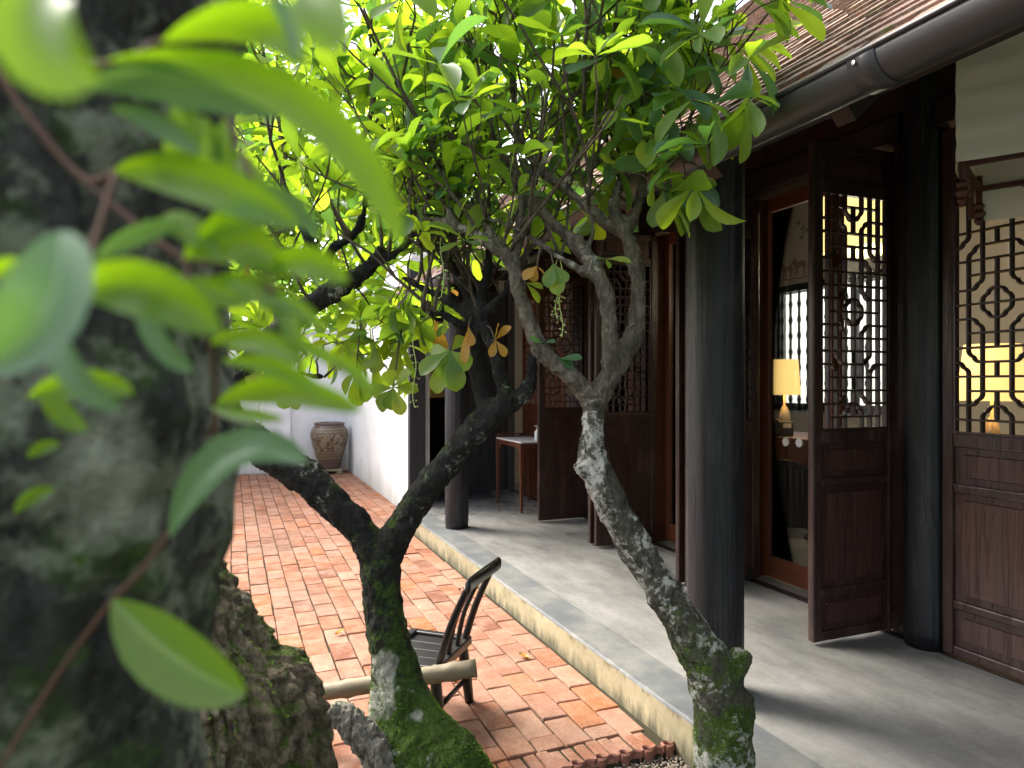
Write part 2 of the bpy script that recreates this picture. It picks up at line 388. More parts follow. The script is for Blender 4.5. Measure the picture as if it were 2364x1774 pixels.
def spline(pts, rad=None, n=6):
    """Catmull-Rom through points (and radii)"""
    P = [Vector(p) for p in pts]; Q = []; RR = []
    rad = rad or [0] * len(P)
    for i in range(len(P) - 1):
        p0, p1, p2, p3 = P[max(i - 1, 0)], P[i], P[i + 1], P[min(i + 2, len(P) - 1)]
        for k in range(n):
            t = k / n; t2, t3 = t * t, t * t * t
            Q.append(.5 * ((2 * p1) + (p2 - p0) * t + (2 * p0 - 5 * p1 + 4 * p2 - p3) * t2 + (-p0 + 3 * p1 - 3 * p2 + p3) * t3))
            RR.append(rad[i] * (1 - t) + rad[i + 1] * t)
    Q.append(P[-1]); RR.append(rad[-1]); return Q, RR
# ================================================================== SETTING
VZ = .155                                             # veranda level
XK, XB = 1.763, 2.0                                   # kerb edge, end of the grey border band
XF = 3.42                                             # plane of the doors
g = MB(); g.box((-90, -60, -.30), (90, 130, -.075)); structure(g.build('ground', 'grass_ground'))
# brick courtyard: sand bed + bricks
YB0, YB1, XW = 2.70, 12.93, -3.2
pv = MB(); pv.box((XW, YB0 - .18, -.074), (XK, YB1, -.014)); pv.box((XK, 7.86, -.074), (1.955, YB1, -.014)); pave = structure(pv.build('brick_pavement', 'soil'))
def brick_mesh(wd, ln, seed, h=.06):
    rnd = random.Random(seed); bm = bmesh.new(); bmesh.ops.create_cube(bm, size=1)
    for v in bm.verts:
        v.co = Vector((v.co.x * wd + rnd.uniform(-.003, .003), v.co.y * ln + rnd.uniform(-.004, .004), (v.co.z - .5) * h + (rnd.uniform(-.002, .002) if v.co.z > 0 else 0)))
    e = [e for e in bm.edges if all(v.co.z > -h * .5 for v in e.verts)]
    bmesh.ops.bevel(bm, geom=e, offset=.0045, segments=1, affect='EDGES')
    me = bpy.data.meshes.new('brick'); bm.to_mesh(me); bm.free(); me.materials.append(M['brick']); return me
BV = [brick_mesh(BW - .007 - .001 * (i % 5), BL - .007 - .0015 * (i % 6), i) for i in range(14)]
_a, _b = ground(1170, 1622), ground(1375, 1577); ES = (_b.y - _a.y) / (_b.x - _a.x)
def edge_y(x): return _a.y + ES * (x - _a.x)
cells = []
for c in range(math.floor(XW / BW), math.floor(1.95 / BW) + 1):
    off = .5 * (c % 2)
    for r in range(-2, 60):
        x = (c + .5) * BW; y = (r + .5 - off) * BL
        x0, x1 = max(c * BW, XW), min((c + 1) * BW, XK - .004)
        y0, y1 = y - BL / 2, y + BL / 2
        yl = edge_y(x)                   # near edge of the field, cut along the soldier course
        if y1 > 7.95: x1 = min((c + 1) * BW, 1.951)
        y0 = max(y0, yl); y1 = min(y1, YB1)
        if y1 - y0 < .05 or x1 - x0 < .03: continue
        dpt = x * SN + y * CS; lat = x * CS - y * SN
        seen = lat / dpt > -.62 and lat / dpt < .75
        cells.append((dpt if seen else 99 + dpt, x, (y0 + y1) / 2, x0, x1, y1 - y0))
cells.sort()
rest = MB(); rr = random.Random(3)
for i, (d, x, y, x0, x1, ly) in enumerate(cells):
    jz = rr.uniform(-.0035, .0035); ja = rr.uniform(-.012, .012)
    if i < 290 and x1 - x0 > BW * .95:
        o = bpy.data.objects.new('brick', rr.choice(BV)); col.objects.link(o); o.parent = pave
        o.location = (x + rr.uniform(-.002, .002), y + rr.uniform(-.003, .003), jz); o.rotation_euler = (rr.uniform(-.008, .008), rr.uniform(-.012, .012), ja); o.scale.y = ly / BL
    else:
        rest.obox(((x0 + x1) / 2, y, -.03 + jz), x1 - x0 - .009, ly - .010, .06, Matrix.Rotation(ja * .5, 3, 'Z') @ Matrix.Rotation(rr.uniform(-.01, .01), 3, 'Y'))
stuff(rest.build('far_bricks', 'brick', pave))
# soldier course along the planting bed: narrow bricks on edge
sv = [brick_mesh(.052, .175, 20 + i) for i in range(3)]
for i in range(14):
    x = .98 + i * .0585
    if x > XK - .04: break
    o = bpy.data.objects.new('brick', sv[i % 3]); col.objects.link(o); o.parent = pave
    o.location = (x, edge_y(x) - .094, rr.uniform(-.010, .004)); o.rotation_euler = (rr.uniform(-.02, .02), rr.uniform(-.07, .07), math.atan(ES) * .4 + rr.uniform(-.04, .04))
# planting bed with gravel
def bed_edge(x): return edge_y(x) - .185
bd = MB(); N = 30
bv = [(-3, -1.5, -.04), (XK - .002, -1.5, -.04)] + [(x, bed_edge(x), -.04) for x in np.linspace(XK - .002, .6, N)] + [(-3.2, 2.5, -.04)]
bd.add(bv + [(a, b, -.12) for a, b, c in bv], [tuple(range(len(bv)))] + [(i, (i + 1) % len(bv), (i + 1) % len(bv) + len(bv), i + len(bv)) for i in range(len(bv))])
bed = structure(bd.build('planting_bed', 'soil'))
gr = MB(); ico = bmesh.new(); bmesh.ops.create_icosphere(ico, subdivisions=1, radius=1); iv = [v.co.copy() for v in ico.verts]; iff = [tuple(v.index for v in f.verts) for f in ico.faces]; ico.free()
for i in range(9000):
    x = rr.uniform(.55, XK - .01); y = rr.uniform(1.9, bed_edge(x) - .01)
    s = rr.uniform(.0032, .007); z = -.036 + rr.random() * .014
    q = Matrix.Rotation(rr.random() * 6, 3, 'Z'); sc = (s * rr.uniform(.8, 1.5), s, s * rr.uniform(.5, .9))
    gr.add([q @ Vector((v.x * sc[0], v.y * sc[1], v.z * sc[2])) + Vector((x, y, z)) for v in iv], iff)
o = stuff(gr.build('gravel', 'pebble', None, True, recalc=False)); tag(o, 'fine tan gravel in the planting bed beside the kerb', 'gravel')
# veranda slab with a grey cement border and a plastered kerb
vs = MB(); vs.box((XB, -1.5, -.07), (3.40, 8.62, VZ)); vs.box((3.40, -1.5, -.07), (6.9, 9.2, VZ - .002)); structure(vs.build('veranda_floor', 'veranda_concrete'))
vb = MB()
pr = [(XK, -.07), (XK, VZ - .012), (XK + .004, VZ - .004), (XK + .014, VZ), (XB - .004, VZ), (XB - .004, -.07)]
ys = np.linspace(-1.5, 7.85, 130); vv = []
for y in ys:
    for x, z in pr: vv.append((x + (.004 * noise.noise(Vector((y * 9, z * 20, 0))) if x < XB - .1 else 0), y, z + (.0025 * noise.noise(Vector((y * 12, 3, 1))) if -.05 < z else 0)))
k = len(pr); ff = [(i * k + j, i * k + (j + 1) % k, (i + 1) * k + (j + 1) % k, (i + 1) * k + j) for i in range(len(ys) - 1) for j in range(k)]
vb.add(vv, ff); vb.m = [(1 if (q % k) in (0,) else 0) for q in range(len(ff))]
vb.add([vv[j] for j in range(k)], [tuple(range(k))]); vb.add([vv[-k + j] for j in range(k)], [tuple(range(k))])
structure(vb.build('veranda_kerb', ['band_concrete', 'kerb_plaster']))
# curled terracotta edging tiles between bricks and gravel
ep = [ground(a, b, -.02) for a, b in ((1180, 1692), (1232, 1672), (1284, 1657), (1335, 1647), (1385, 1638), (1431, 1628), (1475, 1613))]
ep = [(p.x, p.y) for p in ep]; ep = [(2 * ep[0][0] - ep[1][0], 2 * ep[0][1] - ep[1][1])] + ep
for i in range(len(ep) - 1):
    a, b = Vector((*ep[i], 0)), Vector((*ep[i + 1], 0)); d = (b - a).normalized(); nn = Vector((-d.y, d.x, 0)); L = (b - a).length
    t = MB(); pts = []
    for q in range(15): an = R(200 - q * 25); pts.append(a + d * (.026 + .021 * math.cos(an)) + nn * (.0 + .021 * math.sin(an)))
    for q in range(1, 9): u = q / 8; pts.append(a + d * (.047 + (L - .052) * u) + nn * (-.012 + .016 * math.sin(u * math.pi * .9) - .004 * u))
    vs_ = []; fs_ = []
    for q, p in enumerate(pts):
        tt = (pts[min(q + 1, len(pts) - 1)] - pts[max(q - 1, 0)]).normalized(); m2 = Vector((-tt.y, tt.x, 0))
        for s_, z in ((-1, -.06), (1, -.06), (1, .014), (-.3, .02), (-1, .014)): vs_.append(p + m2 * s_ * .0065 + Vector((0, 0, z)))
    for q in range(len(pts) - 1):
        for j in range(5): j2 = (j + 1) % 5; fs_.append((q * 5 + j, q * 5 + j2, q * 5 + 5 + j2, q * 5 + 5 + j))
    fs_ += [(4, 3, 2, 1, 0), tuple(len(vs_) - 5 + j for j in range(5))]
    t.add(vs_, fs_); tag(t.build('edging_tile', 'terracotta'), 'curled terracotta edging tile between soldier bricks and gravel bed', 'edging tile', 'curled edging tiles round the gravel bed')
# white garden walls
wl = MB(); wl.box((1.955, 7.95, -.07), (2.15, 12.95, 3.0)); wl.box((1.93, 7.95, 3.0), (2.17, 13.17, 3.08))
tag(wl.build('white_wall', 'white_stained', None, bev=.012), 'tall bright white plastered wall running from the grey post to the jar', 'wall')
wt = thing('courtyard_wall', 'white plastered wall at the courtyard end behind the glazed jar', 'wall', (0, 13, 0))
wl = MB(); wl.box((-9, 12.95, -.07), (1.955, 13.15, 2.45)); wl.build('wall', 'white_stained', wt)
wl = MB(); wl.box((-9, 12.9, 2.45), (1.93, 13.2, 2.53)); wl.build('coping', 'white_stained', wt, bev=.01)
pa = at(622, 1000, 12.2); pb = at(655, 1000, 12.2)
wl = MB(); wl.box((pa.x - .35, 12.86, -.07), (pa.x + .05, 12.949, 2.448)); wl.build('pilaster', 'white_stained', wt, bev=.01)
wl = MB(); wl.box((-3.4, -3, -.07), (-3.21, 12.9, 2.3)); tag(wl.build('side_wall', 'white_stained'), 'low white side wall closing the brick courtyard opposite the veranda', 'wall')

# ================================================================== BUILDING
house = thing('veranda_building', 'dark timber pavilion with lattice doors, veranda pillars and tiled roof', 'building', (3.4, 4, VZ))
def pillar(x, y, r, z0, z1, m='pillar_wood'):
    t = MB(); vs = []; fs = []; seg, n = 96, 40
    for i in range(n):
        z = z0 + (z1 - z0) * i / (n - 1)
        for k in range(seg):
            q = 2 * math.pi * k / seg; d = Vector((math.cos(q), math.sin(q), 0))
            rr_ = r * (1 + .012 * noise.noise(Vector((d.x * 6 + x, d.y * 6 + y, z * .35))) + .012 * noise.noise(Vector((d.x * 2, d.y * 2, z * 1.2))) + .012 * abs(math.sin(q * 7 + .5 * noise.noise(Vector((0, 0, z))))) - .012 * max(0, noise.noise(Vector((d.x * 14, d.y * 14, z * 1.1 + x))) - .25) * 4 - .006 * z / 2.5)
            if i == 0: rr_ -= .006
            vs.append((x + d.x * rr_, y + d.y * rr_, z + (.01 if i == 0 else 0) * 0))
    for i in range(n - 1):
        for k in range(seg): k2 = (k + 1) % seg; fs.append((i * seg + k, i * seg + k2, (i + 1) * seg + k2, (i + 1) * seg + k))
    fs += [tuple(range(seg))[::-1], tuple((n - 1) * seg + k for k in range(seg))]
    t.add(vs, fs); return t.build('pillar', m, house, True)
for y, lab in ((2.61, 'near-black veranda pillar rising behind the lichened leaning trunk'), (6.53, 'weathered grey veranda pillar beside the dark doorway')):
    pillar(2.035, y, .125 if y < 3 else .113, VZ, 2.72)['label'] = lab
pillar(2.035, -1.3, .12, VZ, 2.72)
pillar(3.455, 2.66, .112, VZ, 3.45); pillar(3.455, 6.62, .11, VZ, 3.45); pillar(3.455, -1.3, .11, VZ, 3.45)
# lattice pattern (cells from the axis) -----------------------------------
def lobe(p0, p1, corner, n=5):
    """cusped double arc from p0 to p1 bulging towards corner"""
    p0, p1, co = Vector(p0), Vector(p1), Vector(corner); mid = (p0 + p1) * .5 * .74 + co * .26
    out = []
    for a, b, bulge in ((p0, mid, .55), (mid, p1, .55)):
        c = (a + b) * .5; ax = (b - a); nrm = Vector((-ax.y, ax.x)); nrm.normalize()
        if (co - (p0 + p1) * .5).dot(nrm) < 0: nrm = -nrm
        c = c + nrm * ax.length * .42
        for i in range(n + 1):
            t = i / n; q = a * (1 - t) ** 2 + c * 2 * t * (1 - t) + b * t * t
            if not out or (q - out[-1]).length > 1e-5: out.append(q)
    return out
def lattice_lines(nc):
    e = nc // 2; L = []; four = e == 4
    for s in (1, -1):                                  # lower half, upper half (rows counted from the axis, + is down)
        full = {1: [(-e, -2), (2, e)], 2: [(-e, e)] if four else [(-2, 2)], 3: [(-e, e)], 4: [(-1, 1)] + ([(-e, -3), (3, e)] if four else []),
                5: [(-3, 3)], 6: [(-e, e)] if four else [(-2, 2)], 7: [(-e, -2), (2, e)], 8: [(-3, 3)]}
        for r, segs in full.items():
            for a, b in segs: L.append([(a, s * r), (b, s * r)])
        for k in (1, -1):
            L.append(lobe((2 * k, s * 1), (k, s * 2), (k, s * 1)))
            L.append(lobe((2 * k, s * 3), (k, s * 4), (2 * k, s * 4)))
            L.append(lobe((3 * k, s * 4), (2 * k, s * 5), (2 * k, s * 4)))
            L.append(lobe((k, s * 6), (2 * k, s * 7), (k, s * 7)))
            L.append(lobe((0, s * 1), (k, 0), (k, s * 1)))          # quatrefoil ring
            L.append(lobe((0, s * 7), (k, s * 8), (k, s * 7)))      # half ring
            L.append([(2 * k, 0), (2 * k, s * 3)]); L.append([(2 * k, s * 5), (2 * k, s * 9)])
            L.append([(k, s * 2), (k, s * 6)]); L.append([(k, s * 8), (k, s * 9)])
            if four: L.append([(3 * k, 0), (3 * k, s * 9)])
        for a, b in ((0, 3), (4, 5), (6, 8)): L.append([(0, s * a), (0, s * b)])
    L.append([(-3, 0), (3, 0)])
    return L
LAT = {6: lattice_lines(6), 8: lattice_lines(8)}
def field(t, x0, x1, z0, z1, y, h, r=.018):
    """raised field with rounded corners on a door panel"""
    loop = []
    for cx, cz, a0 in ((x1 - r, z1 - r, 0), (x0 + r, z1 - r, 90), (x0 + r, z0 + r, 180), (x1 - r, z0 + r, 270)):
        for q in range(5): a = R(a0 + q * 22.5); loop.append((cx + r * math.cos(a), cz + r * math.sin(a)))
    mx, mz = (x0 + x1) / 2, (z0 + z1) / 2; n = len(loop); vs = []
    for inset, yy in ((0, y + .004), (0, y), (.004, y - h), (.012, y - h)):
        for a, b in loop:
            vs.append((a - math.copysign(inset, a - mx), yy, b - math.copysign(inset, b - mz)))
    fs = [(i * n + j, i * n + (j + 1) % n, (i + 1) * n + (j + 1) % n, (i + 1) * n + j) for i in range(3) for j in range(n)]
    fs.append(tuple(3 * n + j for j in range(n))); t.add(vs, fs, 1)
def door_leaf(T, W, nc, style, label=None, wood_='door_wood', H=2.70):
    st = .058; hw = .022; lo, hi = 1.145, 2.435; rc = (hi - lo) / 18; cw = (W - 2 * st) / nc
    f = MB(T)
    f.box((0, -hw, .018), (st, hw, H)); f.box((W - st, -hw, .018), (W, hw, H))
    rails = [(.018, .07), (.255, .30), (.845, .89), (1.075, lo), (hi, hi + .06), (H - .05, H)] if style == 'outer' else [(.018, .07), (1.06, lo), (hi, hi + .06), (H - .05, H)]
    for a, b in rails: f.box((st, -hw + .002, a), (W - st, hw - .003, b))
    leaf = f.build('door_leaf', wood_, house, bev=.008)
    if label: leaf['label'] = label
    zc = (lo + hi) / 2; l = MB(T)
    # thin inner frame + bars
    for a, b, c, d in ((st, lo, st + .012, hi), (W - st - .012, lo, W - st, hi)): l.box((a, -.017, b), (c, .012, d))
    for a, b in ((lo, lo + .012), (hi - .012, hi)): l.box((st + .012, -.017, a), (W - st - .012, .012, b))
    for ln in LAT[nc]:
        pts = [(W / 2 + p[0] * cw, zc - p[1] * rc) for p in ln]
        l.bar2d(pts, .0125 if abs(pts[0][1] - pts[-1][1]) > 1e-6 or len(pts) > 2 else .0118, -.0155 if len(ln) == 2 and abs(ln[0][1] - ln[1][1]) < 1e-6 else -.0165, .0125 if len(ln) == 2 and abs(ln[0][1] - ln[1][1]) < 1e-6 else .0115)
    l.build('lattice', wood_, leaf)
    ps = [(.07, .255), (.30, .845), (.89, 1.075), (hi + .06, H - .05)] if style == 'outer' else [(hi + .06, H - .05)]
    for a, b in ps:
        p = MB(T); p.box((st, -.004, a), (W - st, .010, b))
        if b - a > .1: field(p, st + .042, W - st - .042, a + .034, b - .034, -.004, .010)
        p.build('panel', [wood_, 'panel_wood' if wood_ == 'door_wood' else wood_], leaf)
    if style != 'outer':
        p = MB(T); p.tube([(.085, -hw - .006, .012), (.085, -hw - .006, .13)], .006, 8); p.box((.07, -hw - .004, .05), (.10, -hw + .001, .11)); p.build('bolt', 'phone_black', leaf)
        nb = 5; bw = (W - 2 * st) / nb
        for i in range(nb):
            p = MB(T); yo = random.uniform(-.0015, .0015)
            p.box((st + i * bw + .0008, -.013 + yo, .07), (st + (i + 1) * bw - .0008, .008, 1.06)); p.build('plank', wood_, leaf, bev=.002)
    return leaf
def T_open(Y0, skew=0.0, Xh=3.475):
    cs, sn = math.cos(skew), math.sin(skew)
    return lambda p: Vector((Xh - p.x * cs + p.y * sn, Y0 + p.y * cs + p.x * sn, VZ + p.z))
def T_fac(Y0, X0=XF): return lambda p: Vector((X0 + p.y, Y0 - p.x, VZ + p.z))
door_leaf(T_open(2.885), .605, 8, 'outer', 'open lattice door leaf by the facade pillar, raised panels below')
door_leaf(T_open(3.985, .0), .605, 8, 'plain'); door_leaf(T_open(4.095), .605, 8, 'outer')
door_leaf(T_open(5.275, .0), .605, 8, 'plain', 'open lattice door leaf with plain planks behind the forked trunk'); door_leaf(T_open(5.385), .605, 8, 'outer')
door_leaf(T_open(6.47, .0), .605, 8, 'plain')
for y0 in (2.535, 1.99, 1.445, .9, .355): door_leaf(T_fac(y0), .535, 6, 'outer', 'closed lattice door leaf right of the facade pillar' if y0 > 2.5 else None)
for y0 in (8.15, 7.56): door_leaf(T_fac(y0), .575, 8, 'outer', None, 'red_wood')
# jambs, lintels, threshold, beams
t = MB(); t.box((3.375, 2.77, 2.88), (3.475, 6.51, 3.02)); t.build('lintel', 'beam_wood', house, bev=.004)
t = MB(); t.box((3.37, -1.2, 2.88), (3.475, 2.55, 3.02)); t.build('lintel', 'beam_wood', house, bev=.004)
t = MB(); t.box((3.37, 6.72, 2.88), (3.475, 8.6, 3.02)); t.build('lintel', 'beam_wood', house, bev=.004)
for i, y in enumerate(np.arange(-1.2, 8.5, .46)):
    t = MB(); t.box((3.40 + .004 * (i % 2), y, 3.021), (3.43 + .004 * (i % 2), y + .455, 4.0)); t.build('transom_panel', 'door_wood_h' if i % 2 else 'beam_wood', house)
t = MB(); t.box((3.35, -1.2, 3.20), (3.398, 8.6, 3.30)); t.build('beam', 'beam_wood', house, bev=.005)
for a, b in ((2.77, 6.51), (-1.2, 2.55), (6.73, 8.6)):
    t = MB(); t.box((3.405, a, VZ - .001), (3.47, b, VZ + .006)); t.build('threshold', 'beam_wood', house)
t = MB(); t.box((3.45, 2.735, VZ), (3.479, 2.862, 2.9)); t.build('jamb', 'door_wood', house)
for y in (2.79, 4.10, 5.33, 6.495):
    t = MB(); t.box((3.48, y - .035, VZ), (3.62, y + .035, 2.9)); t.build('jamb', 'red_wood' if y > 3 else 'door_wood', house, bev=.004)
# glazed sliding doors behind the leaves
def glazed(y0, y1, x, stickers=False):
    st = .062; f = MB()
    for a, b in ((y0, y0 + st), (y1 - st, y1)): f.box((x - .02, a, VZ + .012), (x + .02, b, 2.88))
    fr = f.build('glazed_door', 'red_wood', house, bev=.004)
    f = MB(); f.box((x - .018, y0 + st, VZ + .012), (x + .018, y1 - st, VZ + .16)); f.build('bottom_rail', 'red_wood_h', fr, bev=.004)
    f = MB(); f.box((x - .018, y0 + st, 2.78), (x + .018, y1 - st, 2.88)); f.build('top_rail', 'red_wood_h', fr, bev=.004)
    f = MB(); f.box((x - .003, y0 + st - .004, VZ + .158), (x + .003, y1 - st + .004, 2.784)); f.build('pane', 'glass', fr)
    if stickers:
        for px, py in ((1697, 955), (1726, 957)):
            d = (x - .0035) / (SN + (px * K - CX) / FOC * CS); p = at(px, py, d)
            s_ = MB(); vs = [(x - .006, p.y, p.z)] + [(x - .006, p.y + .03 * math.cos(q * .3491), p.z + .03 * math.sin(q * .3491)) for q in range(18)]
            vs += [(x - .0032, b, c) for a, b, c in vs[1:]]
            s_.add(vs, [(0, 1 + q, 1 + (q + 1) % 18) for q in range(18)] + [(1 + q, 19 + q, 19 + (q + 1) % 18, 1 + (q + 1) % 18) for q in range(18)])
            s_.build('sticker', 'white_plastic', fr)
glazed(3.42, 4.06, 3.60, True); glazed(2.84, 3.46, 3.645); glazed(4.62, 5.29, 3.60); glazed(4.14, 4.66, 3.645); glazed(5.85, 6.45, 3.60); glazed(5.37, 5.89, 3.645)
# roof
P_ = R(42); ex, ez = 1.60, 2.44                        # eave line
def rp(s, y, h=0): return Vector((ex + s * math.cos(P_) - h * math.sin(P_), y, ez + s * math.sin(P_) + h * math.cos(P_)))
SR = 4.9
f = MB(); ridge = rp(SR, 0)
for a, b in ((-.11, -.05),):
    pts = [rp(-.0, 0, -.10), rp(SR, 0, -.10), rp(SR, 0, -.03), rp(-.0, 0, -.03)]
    f.add([(p.x, -1.6, p.z) for p in pts] + [(p.x, 9.3, p.z) for p in pts], [(0, 1, 2, 3), (4, 7, 6, 5), (0, 4, 5, 1), (1, 5, 6, 2), (2, 6, 7, 3), (3, 7, 4, 0)])
    pts = [(ridge.x, ridge.z - .10), (8.3, 3.1), (8.3, 3.18), (ridge.x + .02, ridge.z)]
    f.add([(p[0], -1.6, p[1]) for p in pts] + [(p[0], 9.3, p[1]) for p in pts], [(0, 1, 2, 3), (4, 7, 6, 5), (0, 4, 5, 1), (1, 5, 6, 2), (2, 6, 7, 3), (3, 7, 4, 0)])
roof = f.build('roof', 'dark_ceiling', house)
def tile_mesh(seed):
    r_ = random.Random(seed); t = MB(); a = [r_.uniform(-.005, .005) for _ in range(4)]
    t.add([(-.071, a[0], -.009), (.071, a[1], -.009), (.071, .19, -.007), (-.071, .19, -.007), (-.071, a[0], .0085 + a[2] * .3), (.071, a[1], .0085 + a[3] * .3), (.071, .19, .006), (-.071, .19, .006)],
          [(0, 3, 2, 1), (4, 5, 6, 7), (0, 1, 5, 4), (1, 2, 6, 5), (2, 3, 7, 6), (3, 0, 4, 7)])
    return t.mesh('tile', 'roof_tile')
TM = [tile_mesh(i) for i in range(6)]; rest = MB(); EXPO = .078
Rt = Matrix(((0, math.cos(P_), -math.sin(P_)), (1, 0, 0), (0, math.sin(P_), math.cos(P_)))) # local x->world Y, y->up slope, z->normal
Rt = Matrix(((0, math.cos(P_), -math.sin(P_)), (-1, 0, 0), (0, math.sin(P_), math.cos(P_))))
ni = 0
for row in range(62):
    for c_ in range(72):
        y = -1.5 + c_ * .148 + (row % 2) * .074 + rr.uniform(-.006, .006)
        if y > 9.2: continue
        s = row * EXPO - .045 + rr.uniform(-.008, .008); h = .005 + rr.uniform(0, .007)
        tilt = Matrix.Rotation(-.11 + rr.uniform(-.03, .03), 3, 'X') @ Matrix.Rotation(rr.uniform(-.03, .03), 3, 'Z')
        if row < 14 and .85 < y < 3.9 and ni < 298:
            o = bpy.data.objects.new('roof_tile', TM[(row * 5 + c_) % 6]); col.objects.link(o); o.parent = roof; ni += 1
            o.matrix_local = Matrix.Translation(rp(s, y, h)) @ (Rt @ tilt).to_4x4()
        else:
            A = Rt @ tilt; o0 = rp(s, y, h); me = TM[(row * 5 + c_) % 6]
            rest.add([A @ v.co + o0 for v in me.vertices], [tuple(p.vertices) for p in me.polygons])
stuff(rest.build('upper_tiles', 'roof_tile', roof))
# rafters and eave beams
for y in np.arange(-.9, 9, .62):
    f = MB(); a, b = rp(.05, 0, -.17), rp(3.4, 0, -.17); c_, d = rp(3.4, 0, -.101), rp(.05, 0, -.101)
    f.add([(p.x, y, p.z) for p in (a, b, c_, d)] + [(p.x, y + .07, p.z) for p in (a, b, c_, d)], [(0, 1, 2, 3), (4, 7, 6, 5), (0, 4, 5, 1), (1, 5, 6, 2), (2, 6, 7, 3), (3, 7, 4, 0)])
    f.build('rafter', 'beam_wood', house)
f = MB(); f.box((1.955, -1.5, 2.56), (2.115, 8.62, 2.76)); f.build('eave_beam', 'beam_wood', house, bev=.006)
f = MB(); f.box((1.695, -1.5, 2.395), (1.72, 9.2, 2.50)); f.build('fascia', 'beam_wood', house)
# gutter: half-round sheet metal with rolled lip and joint sleeves
gx, gz, gr_ = 1.60, 2.413, .075
f = MB(); prof = []
for q in range(17): a = R(180 + q * 180 / 16); prof.append((gx + gr_ * math.cos(a), gz + gr_ * math.sin(a)))
inner = [(gx + (gr_ - .004) * math.cos(R(360 - q * 180 / 16)), gz + (gr_ - .004) * math.sin(R(360 - q * 180 / 16))) for q in range(17)]
lp = prof + inner; n = len(lp); yy = np.linspace(-1.6, 9.3, 60)
f.add([(x + .002 * noise.noise(Vector((y * 2, x * 9, 0))), y, z + .002 * noise.noise(Vector((y * 2, z * 9, 5)))) for y in yy for x, z in lp], [(i * n + j, i * n + (j + 1) % n, (i + 1) * n + (j + 1) % n, (i + 1) * n + j) for i in range(len(yy) - 1) for j in range(n)])
gut = f.build('gutter', 'gutter_metal', house, True)
f = MB(); f.tube([(gx - gr_ - .003, y, gz + .003) for y in yy], .0075, 8); f.build('lip', 'gutter_metal', gut, True)
for y in (1.32, 2.62, 4.2, 5.9):
    f = MB(); ring = []
    for q in range(17): a = R(178 + q * 184 / 16); ring.append((gx + (gr_ + .005) * math.cos(a), gz + (gr_ + .005) * math.sin(a)))
    ri = [(gx + (gr_ + .0005) * math.cos(R(362 - q * 184 / 16)), gz + (gr_ + .0005) * math.sin(R(362 - q * 184 / 16))) for q in range(17)]
    lp2 = ring + ri; k = len(lp2)
    f.add([(x, yv, z) for yv in (y, y + .085) for x, z in lp2], [(j, (j + 1) % k, k + (j + 1) % k, k + j) for j in range(k)] + [(j, k - 1 - j, k - 2 - j, j + 1) for j in range(16)] + [(k + j, k + j + 1, 2 * k - 2 - j, 2 * k - 1 - j) for j in range(16)])
    sl_ = f.build('gutter_sleeve', 'gutter_metal', gut, True)
    f = MB(); f.lathe([(.0, .0), (.006, 0), (.006, .004), (.0, .005)], (0, 0, 0), 8, cap=False)
    me = f.mesh('rivet', 'steel'); o = link('rivet', me, sl_); o.location = (gx - gr_ - .004, y + .06, gz - .018); o.rotation_euler = (0, R(-90), 0)
# end of the veranda: plank wall, doorway and the lit room beyond
for i in range(7):
    x0 = 2.62 + i * .118
    f = MB(); f.box((x0 + .001, 8.62 + rr.uniform(0, .006), VZ), (x0 + .117, 8.68, 2.75)); f.build('plank', 'grey_wood', house, bev=.003)
f = MB(); f.box((3.36, 8.55, VZ), (3.46, 8.68, 2.9)); f.build('post', 'grey_wood', house, bev=.004)
f = MB(); f.box((2.55, 8.60, VZ), (2.62, 8.70, 2.75)); f.build('post', 'grey_wood', house, bev=.004)
f = MB(); f.box((2.16, 8.60, 2.35), (3.4, 8.69, 2.75)); f.build('head_board', 'grey_wood', house, bev=.004)
f = MB(); f.box((1.885, 7.85, -.07), (2.07, 7.948, 2.95)); f.build('post', 'grey_wood', house, bev=.006)['label'] = 'broad flat grey post at the end of the white wall'
f = MB(); f.box((2.15, 11.8, VZ), (4.6, 11.9, 3.0)); f.box((4.5, 8.7, VZ), (4.6, 11.8, 3.0)); f.build('back_room_wall', 'cream_wall', house)
f = MB(); f.box((2.151, 8.7, VZ - .2), (4.5, 11.8, VZ - .02)); f.build('back_room_floor', 'dark_ceiling', house)
f = MB(); f.box((2.15, 8.7, 3.0), (4.6, 11.9, 3.06)); f.build('back_room_ceiling', 'dark_ceiling', house)
f = MB(); f.box((2.2, 11.2, VZ - .02), (4.4, 11.79, 1.32)); f.build('dark_cabinet', 'phone_black', house)
# main room
IX = 6.8
wy0, wy1, wz0, wz1 = 5.5, 7.42, 1.30, 2.75             # window in the back wall, in front of which the desk stands
f = MB(); f.box((IX, -1.5, VZ - .1), (IX + .15, wy0, 3.9)); f.box((IX, wy1, VZ - .1), (IX + .15, 9.3, 3.9)); f.box((IX, wy0, VZ - .1), (IX + .15, wy1, wz0)); f.box((IX, wy0, wz1), (IX + .15, wy1, 3.9))
f.build('room_wall', 'cream_wall', house)
f = MB(); f.box((3.48, 9.2, VZ - .1), (IX, 9.3, 3.9)); f.build('room_wall', 'cream_wall', house)
f = MB(); f.box((3.48, -1.6, VZ - .1), (IX, -1.5, 3.9)); f.build('room_wall', 'cream_wall', house)
f = MB(); f.box((3.44, -1.6, 3.9), (IX + .15, 9.3, 3.96)); f.build('room_ceiling', 'dark_ceiling', house)
wf = MB(); d = .09
for a, b, c_, e in ((wy0 - d, wy0, wz0 - d, wz1 + d), (wy1, wy1 + d, wz0 - d, wz1 + d)): wf.box((IX - .04, a, c_), (IX + .05, b, e))
